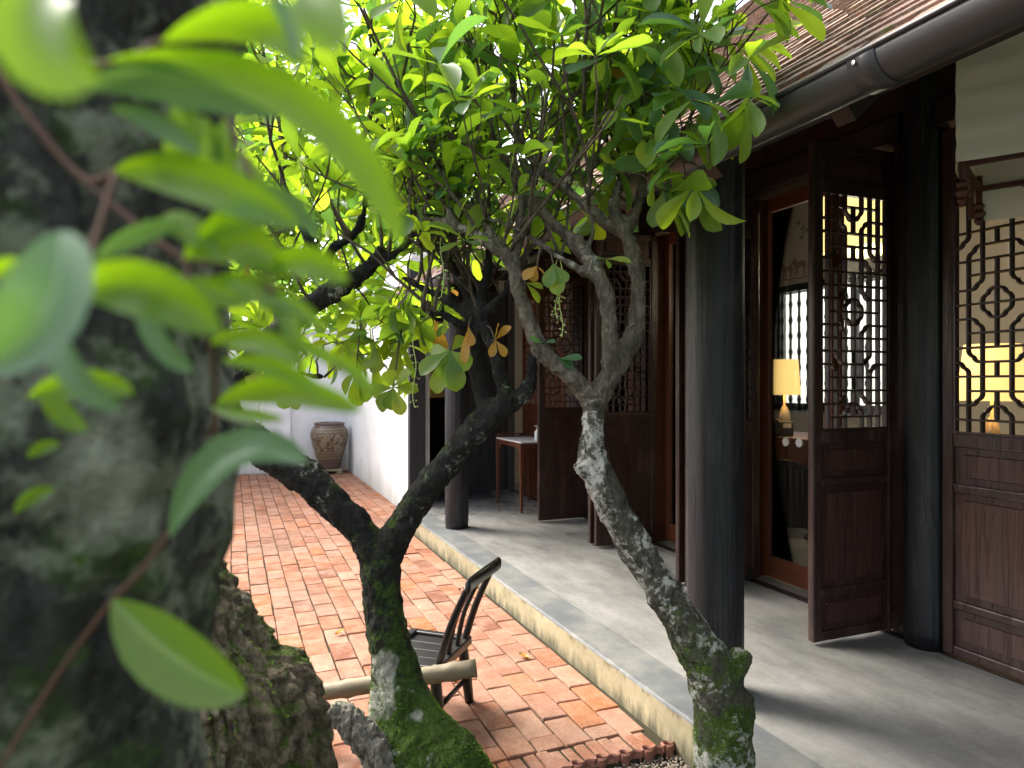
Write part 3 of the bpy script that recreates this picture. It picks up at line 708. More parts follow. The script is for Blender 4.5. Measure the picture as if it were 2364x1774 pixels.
wf.box((IX - .04, wy0, wz1), (IX + .05, wy1, wz1 + d)); wf.box((IX - .04, wy0, wz0 - d), (IX + .05, wy1, wz0))
for q in (wy0 + .65, wy0 + 1.3): wf.box((IX - .03, q - .03, wz0), (IX + .04, q + .03, wz1))
win = wf.build('window', 'phone_black', house)
for i in range(13):
    y = wy0 + .08 + i * .15; f = MB(); pf = []
    for q in range(48):
        u = q / 47; pf.append((.016 + .013 * max(0, math.sin(u * math.pi * 14)) ** 2, u * (wz1 - wz0)))
    f.lathe(pf, (IX + .05, y, wz0), 10); f.build('baluster', 'phone_black', win, True)
f = MB(); f.box((9.3, -4, 0), (9.5, 14, 3.2)); tag(f.build('rear_wall', 'white_wall'), 'bright white wall outside seen through the balustered window', 'wall')
# mural frieze above the window: two grazing horses on a line of ground, a sprig of leaves
HO = [(0, .52), (.05, .60), (.12, .62), (.16, .72), (.22, .70), (.24, .60), (.42, .56), (.62, .58), (.70, .54), (.76, .34), (.73, .30), (.69, .44), (.68, .30), (.66, .04), (.61, .04), (.60, .28), (.54, .36), (.36, .34), (.34, .04), (.29, .04), (.28, .30), (.24, .34), (.22, .05), (.17, .05), (.18, .36), (.14, .46), (.09, .50), (.03, .46)]
mu = MB(); 
def mur(pts, mi=0):
    n = len(pts); mu.add([(IX - .004, y, z) for y, z in pts] + [(IX - .0005, y, z) for y, z in pts], [tuple(range(n))] + [(i, i + n, (i + 1) % n + n, (i + 1) % n) for i in range(n)], mi)
for (oy, oz, sc) in ((7.36, 2.93, .30), (7.17, 2.93, .36)): mur([(oy - a * sc, oz + b * sc) for a, b in HO])
zig = [(7.48 - i * .045, 2.93 + .012 * math.sin(i * 1.7)) for i in range(18)]
mur(zig + [(a, b - .018) for a, b in zig[::-1]])
for i in range(9):
    a = i * .7; cy, cz = 6.98 + .04 * math.sin(i * 2.1), 3.64 - i * .025; mur([(cy, cz), (cy + .05 * math.cos(a), cz + .02), (cy + .09 * math.cos(a), cz + .05 * math.sin(a)), (cy + .04 * math.cos(a), cz - .02)], 1)
mu.build('mural', ['mural_brown', 'mural_green'], house)
# ================================================================== THINGS ON THE VERANDA AND IN THE ROOM
def camvec(lat, dep): return Vector((lat * CS + dep * SN, -lat * SN + dep * CS, 0))
# cloth lantern under the eave
E0 = at(2066, 350, 2.45); E0.z = 0; dA = camvec(.76, -.648).normalized(); dB = camvec(.648, .76).normalized()
LS = .44; lc = E0 + dA * LS / 2 + dB * LS / 2; LZ0, LZ1 = 2.325, 2.74
lan = thing('cloth_lantern', 'square off-white cloth lantern with dark red frame hanging under the eave', 'lantern', (lc.x, lc.y, LZ0))
def cloth_face(p, d, L, z0, z1, out, sag, nx=14, nz=14):
    t = MB(); vs = []
    for side in (0, 1):
        for i in range(nx + 1):
            for j in range(nz + 1):
                u, v = i / nx, j / nz; z = z0 + (z1 - z0) * v
                w_ = .006 * noise.noise(Vector((u * 3, v * 9 + u * 1.5, sag))) + .004 * math.sin(v * 26 + u * 3) * (1 - abs(2 * u - 1) ** 4)
                q = p + d * L * u + out * (w_ + .0025 * side); vs.append((q.x, q.y, z - (.006 * math.sin(u * math.pi) if j == 0 else 0)))
    n = (nx + 1) * (nz + 1); fs = []
    for side in (0, 1):
        for i in range(nx):
            for j in range(nz):
                a = side * n + i * (nz + 1) + j; fs.append((a, a + nz + 1, a + nz + 2, a + 1))
    t.add(vs, fs); return t
cs_ = [E0, E0 + dA * LS, E0 + dA * LS + dB * LS, E0 + dB * LS]
for i in range(4):
    p, q = cs_[i], cs_[(i + 1) % 4]; d = (q - p).normalized(); o_ = ((p + q) / 2 - Vector((lc.x, lc.y, 0))).normalized()
    cloth_face(p, d, LS, LZ0 - (.035 if i == 3 else .13 if i in (1, 2) else 0), LZ1, o_, i + 1).build('cloth_panel', 'cloth_white', lan, True, recalc=False)
for i in range(4):
    p, q = [Vector((lc.x, lc.y, LZ0 - .006)) + ((c - Vector((lc.x, lc.y, 0))) * .93) for c in (cs_[i], cs_[(i + 1) % 4])]
    p.z = q.z = LZ0 - .008
    f = MB(); dd = (q - p).normalized(); mt = Matrix((dd, Vector((-dd.y, dd.x, 0)), Vector((0, 0, 1)))).transposed()
    f.obox((p + q) / 2, (q - p).length, .02, .018, mt); f.build('frame_rail', 'frame_red', lan)
    f = MB(); a = p + (q - p) * .3; b = p + Vector((0, 0, -.13)); 
    f.tube([p + Vector((0, 0, .05)), p + Vector((0, 0, -.05)), p + Vector((0, 0, -.14))], [.012, .012, .010], 6)
    pr_ = [(.012, 0), (.021, -.012), (.014, -.026), (.025, -.042), (.015, -.06), (.019, -.072), (.006, -.088)]
    f.lathe(pr_[::-1], (p.x, p.y, p.z - .055), 7); f.build('corner_finial', 'frame_red', lan)
    f = MB(); m_ = (p + q) / 2
    f.tube([m_ + Vector((0, 0, -.005)), m_ + Vector((0, 0, -.155))], .011, 6); f.tube([m_ + (q - p) * .16, m_ + Vector((0, 0, -.07))], .009, 6); f.build('hanger', 'frame_red', lan)
f = MB(); f.box((lc.x - .012, lc.y - .012, LZ1 - .03), (lc.x + .012, lc.y + .012, 3.02)); f.build('suspension_rod', 'frame_red', lan)
f = MB(); f.tube([cs_[0] * .98 + cs_[2] * .02 + Vector((0, 0, LZ1)), cs_[2] * .98 + cs_[0] * .02 + Vector((0, 0, LZ1))], .012, 6); f.tube([cs_[1] * .98 + cs_[3] * .02 + Vector((0, 0, LZ1)), cs_[3] * .98 + cs_[1] * .02 + Vector((0, 0, LZ1))], .012, 6); f.build('top_cross', 'frame_red', lan)

# side table with tray top
tx0, tx1, ty0, ty1, tz = 2.89, 3.33, 6.98, 7.74, VZ + .765
tb = thing('side_table', 'slim reddish wooden side table with white top beside the open doors', 'table', (3.1, 7.35, VZ))
for x in (tx0 + .02, tx1 - .02):
    for y in (ty0 + .02, ty1 - .02):
        f = MB(); f.add([(x - .014, y - .014, VZ), (x + .014, y - .014, VZ), (x + .014, y + .014, VZ), (x - .014, y + .014, VZ), (x - .02, y - .02, tz - .03), (x + .02, y - .02, tz - .03), (x + .02, y + .02, tz - .03), (x - .02, y + .02, tz - .03)], [(0, 3, 2, 1), (4, 5, 6, 7), (0, 1, 5, 4), (1, 2, 6, 5), (2, 3, 7, 6), (3, 0, 4, 7)])
        f.build('leg', 'table_wood', tb, bev=.003)
def apron(p, q):
    f = MB(); d = (q - p); L = d.length; d.normalize(); n_ = Vector((-d.y, d.x, 0)) * .009; pr_ = [(.04, -.03), (.04, -.13), (.06, -.125), (.10, -.065), (L - .10, -.065), (L - .06, -.125), (L - .04, -.13), (L - .04, -.03)]
    k = len(pr_); vs = [p + d * a + n_ * s + Vector((0, 0, b)) for s in (-1, 1) for a, b in pr_]
    f.add(vs, [(0, 1, 2, 3), (0, 3, 4, 7), (4, 5, 6, 7), (8, 11, 10, 9), (8, 15, 12, 11), (12, 15, 14, 13)] + [(j, (j + 1) % k, k + (j + 1) % k, k + j) for j in range(k)]); f.build('apron', 'table_wood', tb)
c4 = [Vector((tx0 + .02, ty0 + .02, tz)), Vector((tx1 - .02, ty0 + .02, tz)), Vector((tx1 - .02, ty1 - .02, tz)), Vector((tx0 + .02, ty1 - .02, tz))]
for i in range(4): apron(c4[i], c4[(i + 1) % 4])
f = MB(); f.box((tx0, ty0, tz - .03), (tx1, ty1, tz - .012)); f.build('top_board', 'table_wood', tb, bev=.004)
f = MB(); f.box((tx0 + .004, ty0 + .004, tz - .0115), (tx1 - .004, ty1 - .004, tz + .004)); f.build('white_top', 'white_plastic', tb, bev=.004)
f = MB(); f.box((tx0 + .01, ty1 - .03, tz + .0045), (tx0 + .13, ty1 - .012, tz + .05)); f.box((tx0 + .29, ty1 - .03, tz + .0045), (tx1 - .01, ty1 - .012, tz + .05)); f.box((tx0 + .13, ty1 - .03, tz + .0045), (tx0 + .29, ty1 - .012, tz + .018)); f.box((tx0 + .13, ty1 - .03, tz + .036), (tx0 + .29, ty1 - .012, tz + .05)); f.build('tray_rim', 'table_wood', tb)
bt = thing('pump_bottle', 'small white pump bottle standing on the side table', 'bottle', (3.15, 7.12, tz + .004))
f = MB(); f.lathe([(.028, 0), (.031, .006), (.031, .085), (.024, .105), (.012, .112)], (3.15, 7.12, tz + .0045), 16); f.build('body', 'white_plastic', bt, True)
f = MB(); f.lathe([(.013, 0), (.013, .015), (.005, .018), (.005, .045), (.012, .047), (.012, .056)], (3.15, 7.12, tz + .1165), 12); f.tube([(3.15, 7.12, tz + .167), (3.115, 7.11, tz + .165)], .005, 6); f.build('pump', 'white_plastic', bt, True)
# door mat
t = MB(); t.box((2.28, 8.0, VZ + .0005), (3.06, 8.56, VZ + .012)); tag(t.build('door_mat', 'mat_grey', None, bev=.004), 'flat dark grey doormat on the veranda before the plank wall', 'mat')

# low black chair
fw = Vector((-.78, .63, 0)).normalized(); rt = Vector((.63, .78, 0)).normalized()
c0 = Vector((.955, 3.12, 0)); ch = thing('low_chair', 'low black lacquered chair with curved crest rail behind the mossy trunk', 'chair', tuple(c0))
def cp(a, b, z): return c0 + rt * a + fw * b + Vector((0, 0, z))      # a: along the back edge, b: forward
sh = .30; bw, fwd, dp = .165, .18, .29
for a, b, a2, b2 in ((-bw, .02, -bw - .02, -.01), (bw, .02, bw + .02, -.01), (-fwd, dp - .02, -fwd - .015, dp), (fwd, dp - .02, fwd + .015, dp)):
    f = MB(); q, r_ = spline([cp(a2, b2, 0), cp((a + a2) / 2, (b + b2) / 2, sh * .5), cp(a, b, sh - .012)], [.022, .027, .024], 4); f.tube(q, r_, 10); f.build('leg', 'black_lacquer', ch, True)
for (a, b, c_, d) in ((-bw, .01, bw, .01), (-fwd, dp - .01, fwd, dp - .01), (-bw, .01, -fwd, dp - .01), (bw, .01, fwd, dp - .01)):
    f = MB(); f.tube([cp(a, b, .11 if a == -c_ else .15), cp(c_, d, .11 if a == -c_ else .15)], .012, 8); f.build('stretcher', 'black_lacquer', ch, True)
# seat: frame bars round a board
for (a, b, c_, d, r1) in ((-bw - .02, 0, bw + .02, 0, .022), (-fwd - .02, dp, fwd + .02, dp, .022), (-bw - .02, 0, -fwd - .02, dp, .018), (bw + .02, 0, fwd + .02, dp, .018)):
    p, q = cp(a, b, sh), cp(c_, d, sh); dd = (q - p); L = dd.length; dd.normalize(); mt = Matrix((dd, Vector((-dd.y, dd.x, 0)), Vector((0, 0, 1)))).transposed()
    f = MB(); f.obox((p + q) / 2, L + .02 * (r1 > .02), .042, r1 * 1.9, mt); f.build('seat_frame', 'black_lacquer', ch, bev=.007)
for i in range(4):
    u0, u1 = -1 + i * .5 + .01, -1 + (i + 1) * .5 - .01; f = MB()
    vs = [cp(u0 * (bw), .018, sh + .002), cp(u1 * bw, .018, sh + .002), cp(u1 * fwd, dp - .018, sh + .002), cp(u0 * fwd, dp - .018, sh + .002)]
    f.add(vs + [v - Vector((0, 0, .016)) for v in vs], [(0, 1, 2, 3), (7, 6, 5, 4), (0, 4, 5, 1), (1, 5, 6, 2), (2, 6, 7, 3), (3, 7, 4, 0)]); f.build('seat_board', 'black_lacquer', ch, bev=.003)
def crest(u): return cp(u * (bw + .025), -.115 - .03 * (1 - u * u) * -1 - .03, .655 + .02 * u * u)
for u, r1 in ((-1, .017), (-.33, .0115), (.33, .0115), (.98, .017)):
    top = crest(u * .86); bot = cp(u * bw, .004, sh + .01); md = (top + bot) / 2 + fw * (.022 if abs(u) < .5 else .012) 
    f = MB(); q, r_ = spline([bot, md, top], [r1 * 1.15, r1, r1 * .9], 5); f.tube(q, r_, 8); f.build('back_post' if abs(u) > .5 else 'spindle', 'black_lacquer', ch, True)
f = MB(); pts = [crest(-1.12 + 2.24 * i / 12) for i in range(13)]; vs = []; fs = []
for i, p in enumerate(pts):
    for q in range(10):
        a = 2 * math.pi * q / 10; vs.append(p + Vector((0, 0, 1)) * .032 * math.sin(a) + (-fw) * .013 * math.cos(a))
fs = [(i * 10 + k, i * 10 + (k + 1) % 10, i * 10 + 10 + (k + 1) % 10, i * 10 + 10 + k) for i in range(12) for k in range(10)] + [tuple(range(10))[::-1], tuple(120 + k for k in range(10))]
f.add(vs, fs); f.build('crest_rail', 'black_lacquer', ch, True)

# bamboo pole: lies across two low forked stakes hidden behind trunk and stump
plain('bamboo', (.20, .16, .095), .6, .4, var=.65, scale=45, bumps=.4, stretch=(.25, .6, 1))
pe0, pe1 = at(620, 1508, 2.98), at(1029, 1443, 3.02)
bp = thing('bamboo_pole', 'weathered tan bamboo pole passing behind the mossy forked trunk', 'pole', (pe0.x, pe0.y, 0))
f = MB(); n = 26; pts = [pe0.lerp(pe1, i / (n - 1)) for i in range(n)]; rd = []
for i in range(n):
    u = i / (n - 1); rd.append(.0375 + .002 * noise.noise(pts[i] * 7) + (.006 if i in (8, 22) else 0) - .003 * (1 - u))
f.tube(pts, rd, 18); f.build('culm', 'bamboo', bp, True)
for u in (.1, .5):
    p = pe0.lerp(pe1, u); f = MB(); f.tube([(p.x, p.y, -.04), (p.x, p.y, p.z - .033)], .03, 10); f.build('stake', 'bark_twig', bp, True)

# glazed jar on a low stand
def m_jar():
    m, n, b = new_mat('jar_glaze'); oc = n.nodes.new('ShaderNodeTexCoord').outputs['Object']; sp = nd(n, 'ShaderNodeSeparateXYZ'); lk(n, oc, sp.inputs[0])
    ang = math_(n, 'ARCTAN2', sp.outputs[1], sp.outputs[0]); cb = nd(n, 'ShaderNodeCombineXYZ'); lk(n, math_(n, 'MULTIPLY', ang, .34), cb.inputs[0]); lk(n, sp.outputs[2], cb.inputs[1])
    sw = tnoise(n, cb.outputs[0], 13, 2, .5, 1.8); fine = tnoise(n, cb.outputs[0], 60, 4, .6)
    band = ramp(n, sp.outputs[2], [(0, 0), (.17, 0), (.171, .5), (.30, .5), (.301, 1), (.60, 1), (.601, .5), (.70, .5), (.701, 0)], 'CONSTANT')
    pat = ramp(n, sw, [(.47, (.085, .052, .035)), (.53, (.24, .19, .12))])
    wv = ramp(n, math_(n, 'FRACT', math_(n, 'ADD', math_(n, 'MULTIPLY', sp.outputs[2], 22), math_(n, 'MULTIPLY', math_(n, 'SINE', math_(n, 'MULTIPLY', ang, 26)), .18))), [(.4, (.22, .17, .10)), (.5, (.09, .058, .04))])
    c = mix(n, ramp(n, band, [(.25, 0), (.26, 1)], 'CONSTANT'), (.10, .066, .055), wv); c = mix(n, ramp(n, band, [(.75, 0), (.76, 1)], 'CONSTANT'), c, pat)
    c = mix(n, .3, c, ramp(n, fine, [(.3, .5), (.7, 1.3)]), 'MULTIPLY')
    lk(n, c, b.inputs['Base Color']); b.inputs['Roughness'].default_value = .3; b.inputs['Specular IOR Level'].default_value = .5; bump(n, b, sw, .2, .01); M['jar_glaze'] = m
m_jar()
jx, jy = 1.585, 12.52
jr = thing('glazed_jar', 'large brown and tan glazed pottery jar standing in the white wall corner', 'jar', (jx, jy, 0))
prof = [(.0, 0), (.185, 0), (.19, .02), (.205, .10), (.245, .25), (.295, .42), (.32, .54), (.323, .60), (.31, .66), (.28, .715), (.255, .745), (.25, .755), (.262, .768), (.262, .79), (.248, .798), (.235, .79), (.225, .74), (.0, .60)]
f = MB(); f.lathe(prof, (0, 0, 0), 40, cap=False); o = link('body', f.mesh('body', 'jar_glaze', True), jr); o.matrix_parent_inverse = Matrix(); o.location = (0, 0, .085)
f = MB(); f.box((jx - .19, jy - .19, .05), (jx + .19, jy + .19, .0845)); 
for a in (-1, 1):
    for b in (-1, 1): f.box((jx + a * .14 - .045, jy + b * .14 - .045, -.012), (jx + a * .14 + .045, jy + b * .14 + .045, .0498))
f.build('stand', 'kerb_plaster', jr, bev=.006)

# ---- room
dk = thing('reception_desk', 'reddish wooden desk with drawer front inside the glazed room', 'desk', (5.45, 5.6, VZ))
f = MB(); f.box((5.0, 4.75, .985), (5.75, 6.5, 1.03)); f.build('desk_top', 'red_wood_h', dk, bev=.005)
for y in (4.82, 5.64):
    f = MB(); f.box((5.03, y, .80), (5.07, y + .76, .984)); f.build('drawer', 'red_wood_h', dk, bev=.006)
f = MB(); f.box((5.55, 4.8, VZ + .25), (5.58, 6.45, .984)); f.build('modesty_panel', 'red_wood_h', dk)
for x in (5.06, 5.69):
    for y in (4.8, 6.44): f = MB(); f.box((x - .03, y - .03, VZ - .002), (x + .03, y + .03, .984)); f.build('leg', 'red_wood', dk)
ph = thing('desk_telephone', 'black desk telephone with tilted face on the reception desk', 'telephone', (5.12, 5.48, 1.03))
mt = Matrix.Rotation(R(52), 3, 'X') @ Matrix.Rotation(0, 3, 'Z'); mt = Matrix.Rotation(R(-48), 3, 'Z') @ Matrix.Rotation(R(48), 3, 'X')
f = MB(); f.obox((5.12, 5.5, 1.098), .19, .19, .022, mt); f.build('body', 'phone_black', ph, bev=.008)
f = MB(); f.obox(Vector((5.12, 5.5, 1.098)) + mt @ Vector((.035, .035, .0135)), .075, .055, .004, mt); f.build('screen', 'steel', ph)
f = MB(); f.obox(Vector((5.12, 5.5, 1.098)) + mt @ Vector((-.065, 0, .024)), .045, .2, .028, mt); f.build('handset', 'phone_black', ph, bev=.008)
f = MB(); f.obox(Vector((5.155, 5.54, 1.058)), .12, .03, .055, Matrix.Rotation(R(-48), 3, 'Z')); f.build('foot', 'phone_black', ph)
def table_lamp(x, y, z, r0, r1, h, sh_, label):
    L = thing('table_lamp', label, 'lamp', (x, y, z), 'lit table lamps in the room')
    f = MB(); f.lathe([(.07, 0), (.072, .015), (.03, .03), (.05, .10), (.06, .18), (.035, .27), (.012, .30), (.010, h)], (x, y, z), 18); f.build('base', 'lamp_ceramic', L, True)
    f = MB(); f.lathe([(r0, 0), (r1, sh_), (r1 - .004, sh_), (r0 - .004, 0)], (x, y, z + h - .02), 28, cap=False); f.build('lamp_shade', 'shade_yellow', L, True)
    f = MB(); f.lathe([(.01, 0), (.03, .03), (.035, .06), (.02, .09), (.004, .10)], (x, y, z + h + .005), 12); f.build('bulb', 'shade_lantern', L, True)
    pl = bpy.data.lights.new('lamp_light', 'POINT'); pl.energy = 2.5; pl.color = (1, .74, .45); pl.shadow_soft_size = .05
    o = bpy.data.objects.new('lamp_light', pl); col.objects.link(o); o.parent = L; o.location = (0, 0, h + .17)
table_lamp(5.28, 5.66, 1.03, .16, .135, .43, .36, 'lit table lamp with amber shade on the reception desk')
def stand_table(x, y, s, z, label):
    t = thing('console_table', label, 'table', (x, y, VZ))
    f = MB(); f.box((x - .25, y - s, z - .04), (x + .25, y + s, z)); f.build('top', 'red_wood_h', t, bev=.005)
    for a in (-1, 1):
        for b in (-1, 1): f = MB(); f.box((x + a * .21 - .025, y + b * (s - .05) - .025, VZ - .002), (x + a * .21 + .025, y + b * (s - .05) + .025, z - .0405)); f.build('leg', 'red_wood', t)
stand_table(5.6, 3.6, .45, 1.0, 'wooden console table with lamp behind the closed lattice doors')
table_lamp(5.55, 3.72, 1.0, .24, .19, .44, .44, 'broad lit table lamp glowing behind the closed lattice doors')
# lit yellow hanging lantern inside the room
px_, py_ = 4.75, 4.18
L = thing('hanging_lantern', 'bright yellow box lantern hanging inside the room behind the open leaf', 'lantern', (px_, py_, 2.62))
f = MB(); s0, s1 = .27, .30
f.add([(px_ - s0, py_ - s0, 2.62), (px_ + s0, py_ - s0, 2.62), (px_ + s0, py_ + s0, 2.62), (px_ - s0, py_ + s0, 2.62), (px_ - s1, py_ - s1, 3.25), (px_ + s1, py_ - s1, 3.25), (px_ + s1, py_ + s1, 3.25), (px_ - s1, py_ + s1, 3.25)], [(0, 1, 5, 4), (1, 2, 6, 5), (2, 3, 7, 6), (3, 0, 4, 7), (0, 3, 2, 1)])
f.build('lit_shade', 'shade_lantern', L)
f = MB(); f.tube([(px_, py_, 3.2), (px_, py_, 3.9)], .01, 6); f.box((px_ - .31, py_ - .31, 3.251), (px_ + .31, py_ + .31, 3.28)); f.build('hanger', 'frame_red', L)
pl = bpy.data.lights.new('lantern_light', 'POINT'); pl.energy = 9; pl.color = (1, .88, .7); pl.shadow_soft_size = .2
o = bpy.data.objects.new('lantern_light', pl); col.objects.link(o); o.parent = L; o.location = (0, 0, -.12)
# second room's lamp beyond the dark doorway
table_lamp(2.62, 11.4, 1.32, .14, .12, .40, .30, 'lit lamp with amber shade glowing in the dark doorway')
# office chair
oc = thing('office_chair', 'black office chair with ribbed rounded back before the desk', 'chair', (4.62, 4.95, VZ))
bx, by = 4.62, 4.95; rd_ = Vector((.62, .78, 0)).normalized(); sd_ = Vector((rd_.y, -rd_.x, 0))
f = MB(); lo = []
for q in range(21): u = q / 20 * math.pi; lo.append((.24 * math.cos(u), .42 + .10 * math.sin(u) + (.0)))
lo = [(.22, 0), (.24, .3)] + [(.24 * math.cos(R(q * 9)), .44 + .17 * math.sin(R(q * 9))) for q in range(21)] + [(-.24, .3), (-.22, 0)]
vs = []; n = len(lo)
for s_ in (0, .045):
    for a, b in lo: p = Vector((bx, by, VZ + .10)) + sd_ * a + rd_ * (s_ + .03 * (a / .24) ** 2) + Vector((0, 0, b)); vs.append(p)
f.add(vs, [tuple(range(n)), tuple(range(n, 2 * n))[::-1]] + [(j, (j + 1) % n, n + (j + 1) % n, n + j) for j in range(n)]); f.build('backrest', 'office_black', oc, bev=.006)
for i in range(9):
    a = -.2 + i * .05; f = MB(); p = Vector((bx, by, VZ)) + sd_ * a - rd_ * .003; f.tube([p + rd_ * .03 * (a / .24) ** 2 + Vector((0, 0, .13)), p + rd_ * .03 * (a / .24) ** 2 + Vector((0, 0, .62))], .008, 6); f.build('rib', 'office_black', oc, True)
f = MB(); p = Vector((bx, by, 0)) + rd_ * .27; f.obox(p + Vector((0, 0, VZ + .45)), .46, .44, .07, Matrix((sd_, rd_, Vector((0, 0, 1)))).transposed()); f.build('seat', 'office_black', oc, bev=.02)
f = MB(); f.tube([p + Vector((0, 0, VZ + .10)), p + Vector((0, 0, VZ + .42))], .03, 12); f.build('column', 'steel', oc, True)
for i in range(5):
    a = R(72 * i + 200); d = Vector((math.cos(a), math.sin(a), 0)); f = MB(); f.tube([p + Vector((0, 0, VZ + .11)), p + d * .3 + Vector((0, 0, VZ + .075))], [.024, .016], 8); f.build('foot', 'steel', oc, True)
    f = MB(); c_ = p + d * .3; sd2 = Vector((-d.y, d.x, 0)); f.tube([c_ - sd2 * .015 + Vector((0, 0, VZ + .026)), c_ + sd2 * .015 + Vector((0, 0, VZ + .026))], .028, 12); f.build('caster', 'office_black', oc, True)

# dry leaves fallen on the paving
for lx, ly, lr, lab in ((735, 1368, .4, 'small curled yellow leaf fallen on the bricks left of the forked trunk'), (1132, 1420, 2.1, 'small brown leaf fallen on the bricks below the kerb')):
    p = ground(lx, ly, .008); f = MB(); n_ = 7; vs = []
    for i in range(n_):
        u = i / (n_ - 1); w_ = .018 * math.sin(math.pi * min(.98, u * .9 + .05))
        for j, sgn in enumerate((-1, 0, 1)): a = Vector((math.cos(lr), math.sin(lr), 0)); b = Vector((-a.y, a.x, 0)); vs.append(p + a * (u - .5) * .07 + b * w_ * sgn + Vector((0, 0, .010 * abs(sgn) + .012 * u * u)))
    vs += [v - Vector((0, 0, .0012)) for v in vs]; o3 = n_ * 3
    fs = [(i * 3 + j, i * 3 + j + 1, i * 3 + j + 4, i * 3 + j + 3) for i in range(n_ - 1) for j in (0, 1)]
    f.add(vs, fs + [tuple(q + o3 for q in r_[::-1]) for r_ in fs]); tag(f.build('fallen_leaf', 'leaf_yellow', None, True), lab, 'leaf')
# ================================================================== VEGETATION
PROF = [(0, .05), (.10, .13), (.25, .34), (.42, .64), (.58, .90), (.72, 1.0), (.85, .90), (.94, .62), (1.0, .04)]
def leaf_template(prof, fold=.18, curl=.25, wave=0):
    V, UV, F = [], [], []
    for i, (t, w_) in enumerate(prof):
        z = -curl * t * t; wz = wave * math.sin(t * 17)
        for j, s in enumerate((-.5, 0, .5)):
            V.append((s * w_, t, z + abs(s) * w_ * fold * 2 + (wz if j != 1 else 0) * abs(s) * 2)); UV.append((.5 + s, t))
    for i in range(len(prof) - 1):
        for j in (0, 1): a = i * 3 + j; F.append((a, a + 1, a + 4, a + 3))
    return np.array(V), F, np.array(UV)
PS = [PROF[0], PROF[2], PROF[4], PROF[5], PROF[7], PROF[8]]
TPL = [leaf_template(PROF, .05 + .05 * k, .06 + .14 * k, .012) for k in range(3)]
TPF = [leaf_template([(0, .05), (.45, .8), (.75, .95), (1, .05)], .25, .25)]
def leaf_mesh(tp, mat, name='leaf'):
    V, F, UV = tp; me = bpy.data.meshes.new(name); me.from_pydata([tuple(v) for v in V], [], F); me.materials.append(M[mat])
    u = me.uv_layers.new(name='UVMap'); li = np.zeros(len(me.loops), int); me.loops.foreach_get('vertex_index', li); u.data.foreach_set('uv', UV[li].ravel())
    me.polygons.foreach_set('use_smooth', [True] * len(me.polygons)); return me
def leaf_mass(name, inst, mats, parent, tpl=TPL):
    """inst: (loc, 3x3 numpy incl. scale, material index, template index)"""
    Vs, Fs, Us, Ms = [], [], [], []; o = 0
    for loc, A, mi, ti in inst:
        V, F, UV = tpl[ti]; Vs.append(V @ A.T + loc); Us.append(UV); Fs += [tuple(i + o for i in f) for f in F]; Ms += [mi] * len(F); o += len(V)
    if not Vs: return None
    V = np.concatenate(Vs); UV = np.concatenate(Us)
    me = bpy.data.meshes.new(name); me.from_pydata(V.tolist(), [], Fs)
    for m in mats: me.materials.append(M[m])
    me.polygons.foreach_set('material_index', Ms); me.polygons.foreach_set('use_smooth', [True] * len(Fs))
    u = me.uv_layers.new(name='UVMap'); li = np.zeros(len(me.loops), int); me.loops.foreach_get('vertex_index', li); u.data.foreach_set('uv', UV[li].ravel())
    return stuff(link(name, me, parent))
LR = random.Random(11)
def frame_of(d, up):
    y = d.normalized(); z = (up - y * up.dot(y)); z = z.normalized() if z.length > 1e-4 else y.orthogonal().normalized(); x = y.cross(z)
    return np.array(((x.x, y.x, z.x), (x.y, y.y, z.y), (x.z, y.z, z.z)))
def rosette(out, p, d, n, L, mats=(.55, .25, .19, .01), droop=.16, spread=(35, 85)):
    d = d.normalized(); u = d.orthogonal().normalized(); v = d.cross(u); ph = LR.random() * 6
    for k in range(n):
        a = ph + k * 2.4 + LR.uniform(-.3, .3); al = R(LR.uniform(*spread))
        ld = d * math.cos(al) + (u * math.cos(a) + v * math.sin(a)) * math.sin(al); ld.z -= droop * LR.uniform(.3, 1.6); ld.normalize()
        up = d * .6 + Vector((LR.uniform(-.4, .4), LR.uniform(-.4, .4), .8)); l = L * LR.uniform(.5, 1.2); wd = l * LR.uniform(.30, .44)
        A = frame_of(ld, up) * np.array((wd, l, l)); q = LR.random(); mi = 0; acc = 0
        for i, w_ in enumerate(mats):
            acc += w_
            if q < acc: mi = i; break
        out.append((np.array(p + ld * .008), A, mi, LR.randrange(3)))
def colonize(starts, attr, step=.055, infl=.42, kill=.07, iters=110, up=.12):
    nodes = [np.array(s) for s in starts]; par = [-1] * len(nodes); A = np.array(attr)
    N = np.array(nodes); D = np.linalg.norm(A[:, None] - N[None], axis=2); near = D.argmin(1); nd_ = D.min(1)
    for it in range(iters):
        act = nd_ < infl
        if not act.any(): break
        new = []
        for i in np.unique(near[act]):
            dirs = A[act & (near == i)] - nodes[i]; dirs /= np.linalg.norm(dirs, axis=1)[:, None]
            d = dirs.mean(0); d += np.array((0, 0, up)) + np.random.normal(0, .09, 3)
            L = np.linalg.norm(d)
            if L < 1e-3: continue
            q = nodes[i] + d / L * step; new.append((q, i))
        if not new: break
        base = len(nodes)
        for q, i in new: nodes.append(q); par.append(i)
        NN = np.array([q for q, i in new]); D = np.linalg.norm(A[:, None] - NN[None], axis=2); am = D.argmin(1); dm = D.min(1)
        up_ = dm < nd_; near = np.where(up_, am + base, near); nd_ = np.where(up_, dm, nd_)
        keep = nd_ > kill; A = A[keep]; near = near[keep]; nd_ = nd_[keep]
        if len(A) == 0: break
    return nodes, par
def clear_of_eave(p):
    """growth keeps out of the space under the eave and off the roof"""
    return p[0] < 1.46 or (p[2] > 2.62 + max(0, p[0] - 1.5) * .95)
def ell(c, r, n):
    out = []
    while len(out) < n:
        p = np.random.uniform(-1, 1, 3)
        if p @ p < 1: out.append(np.array(c) + p * np.array(r))
    return [p for p in out if clear_of_eave(p)]
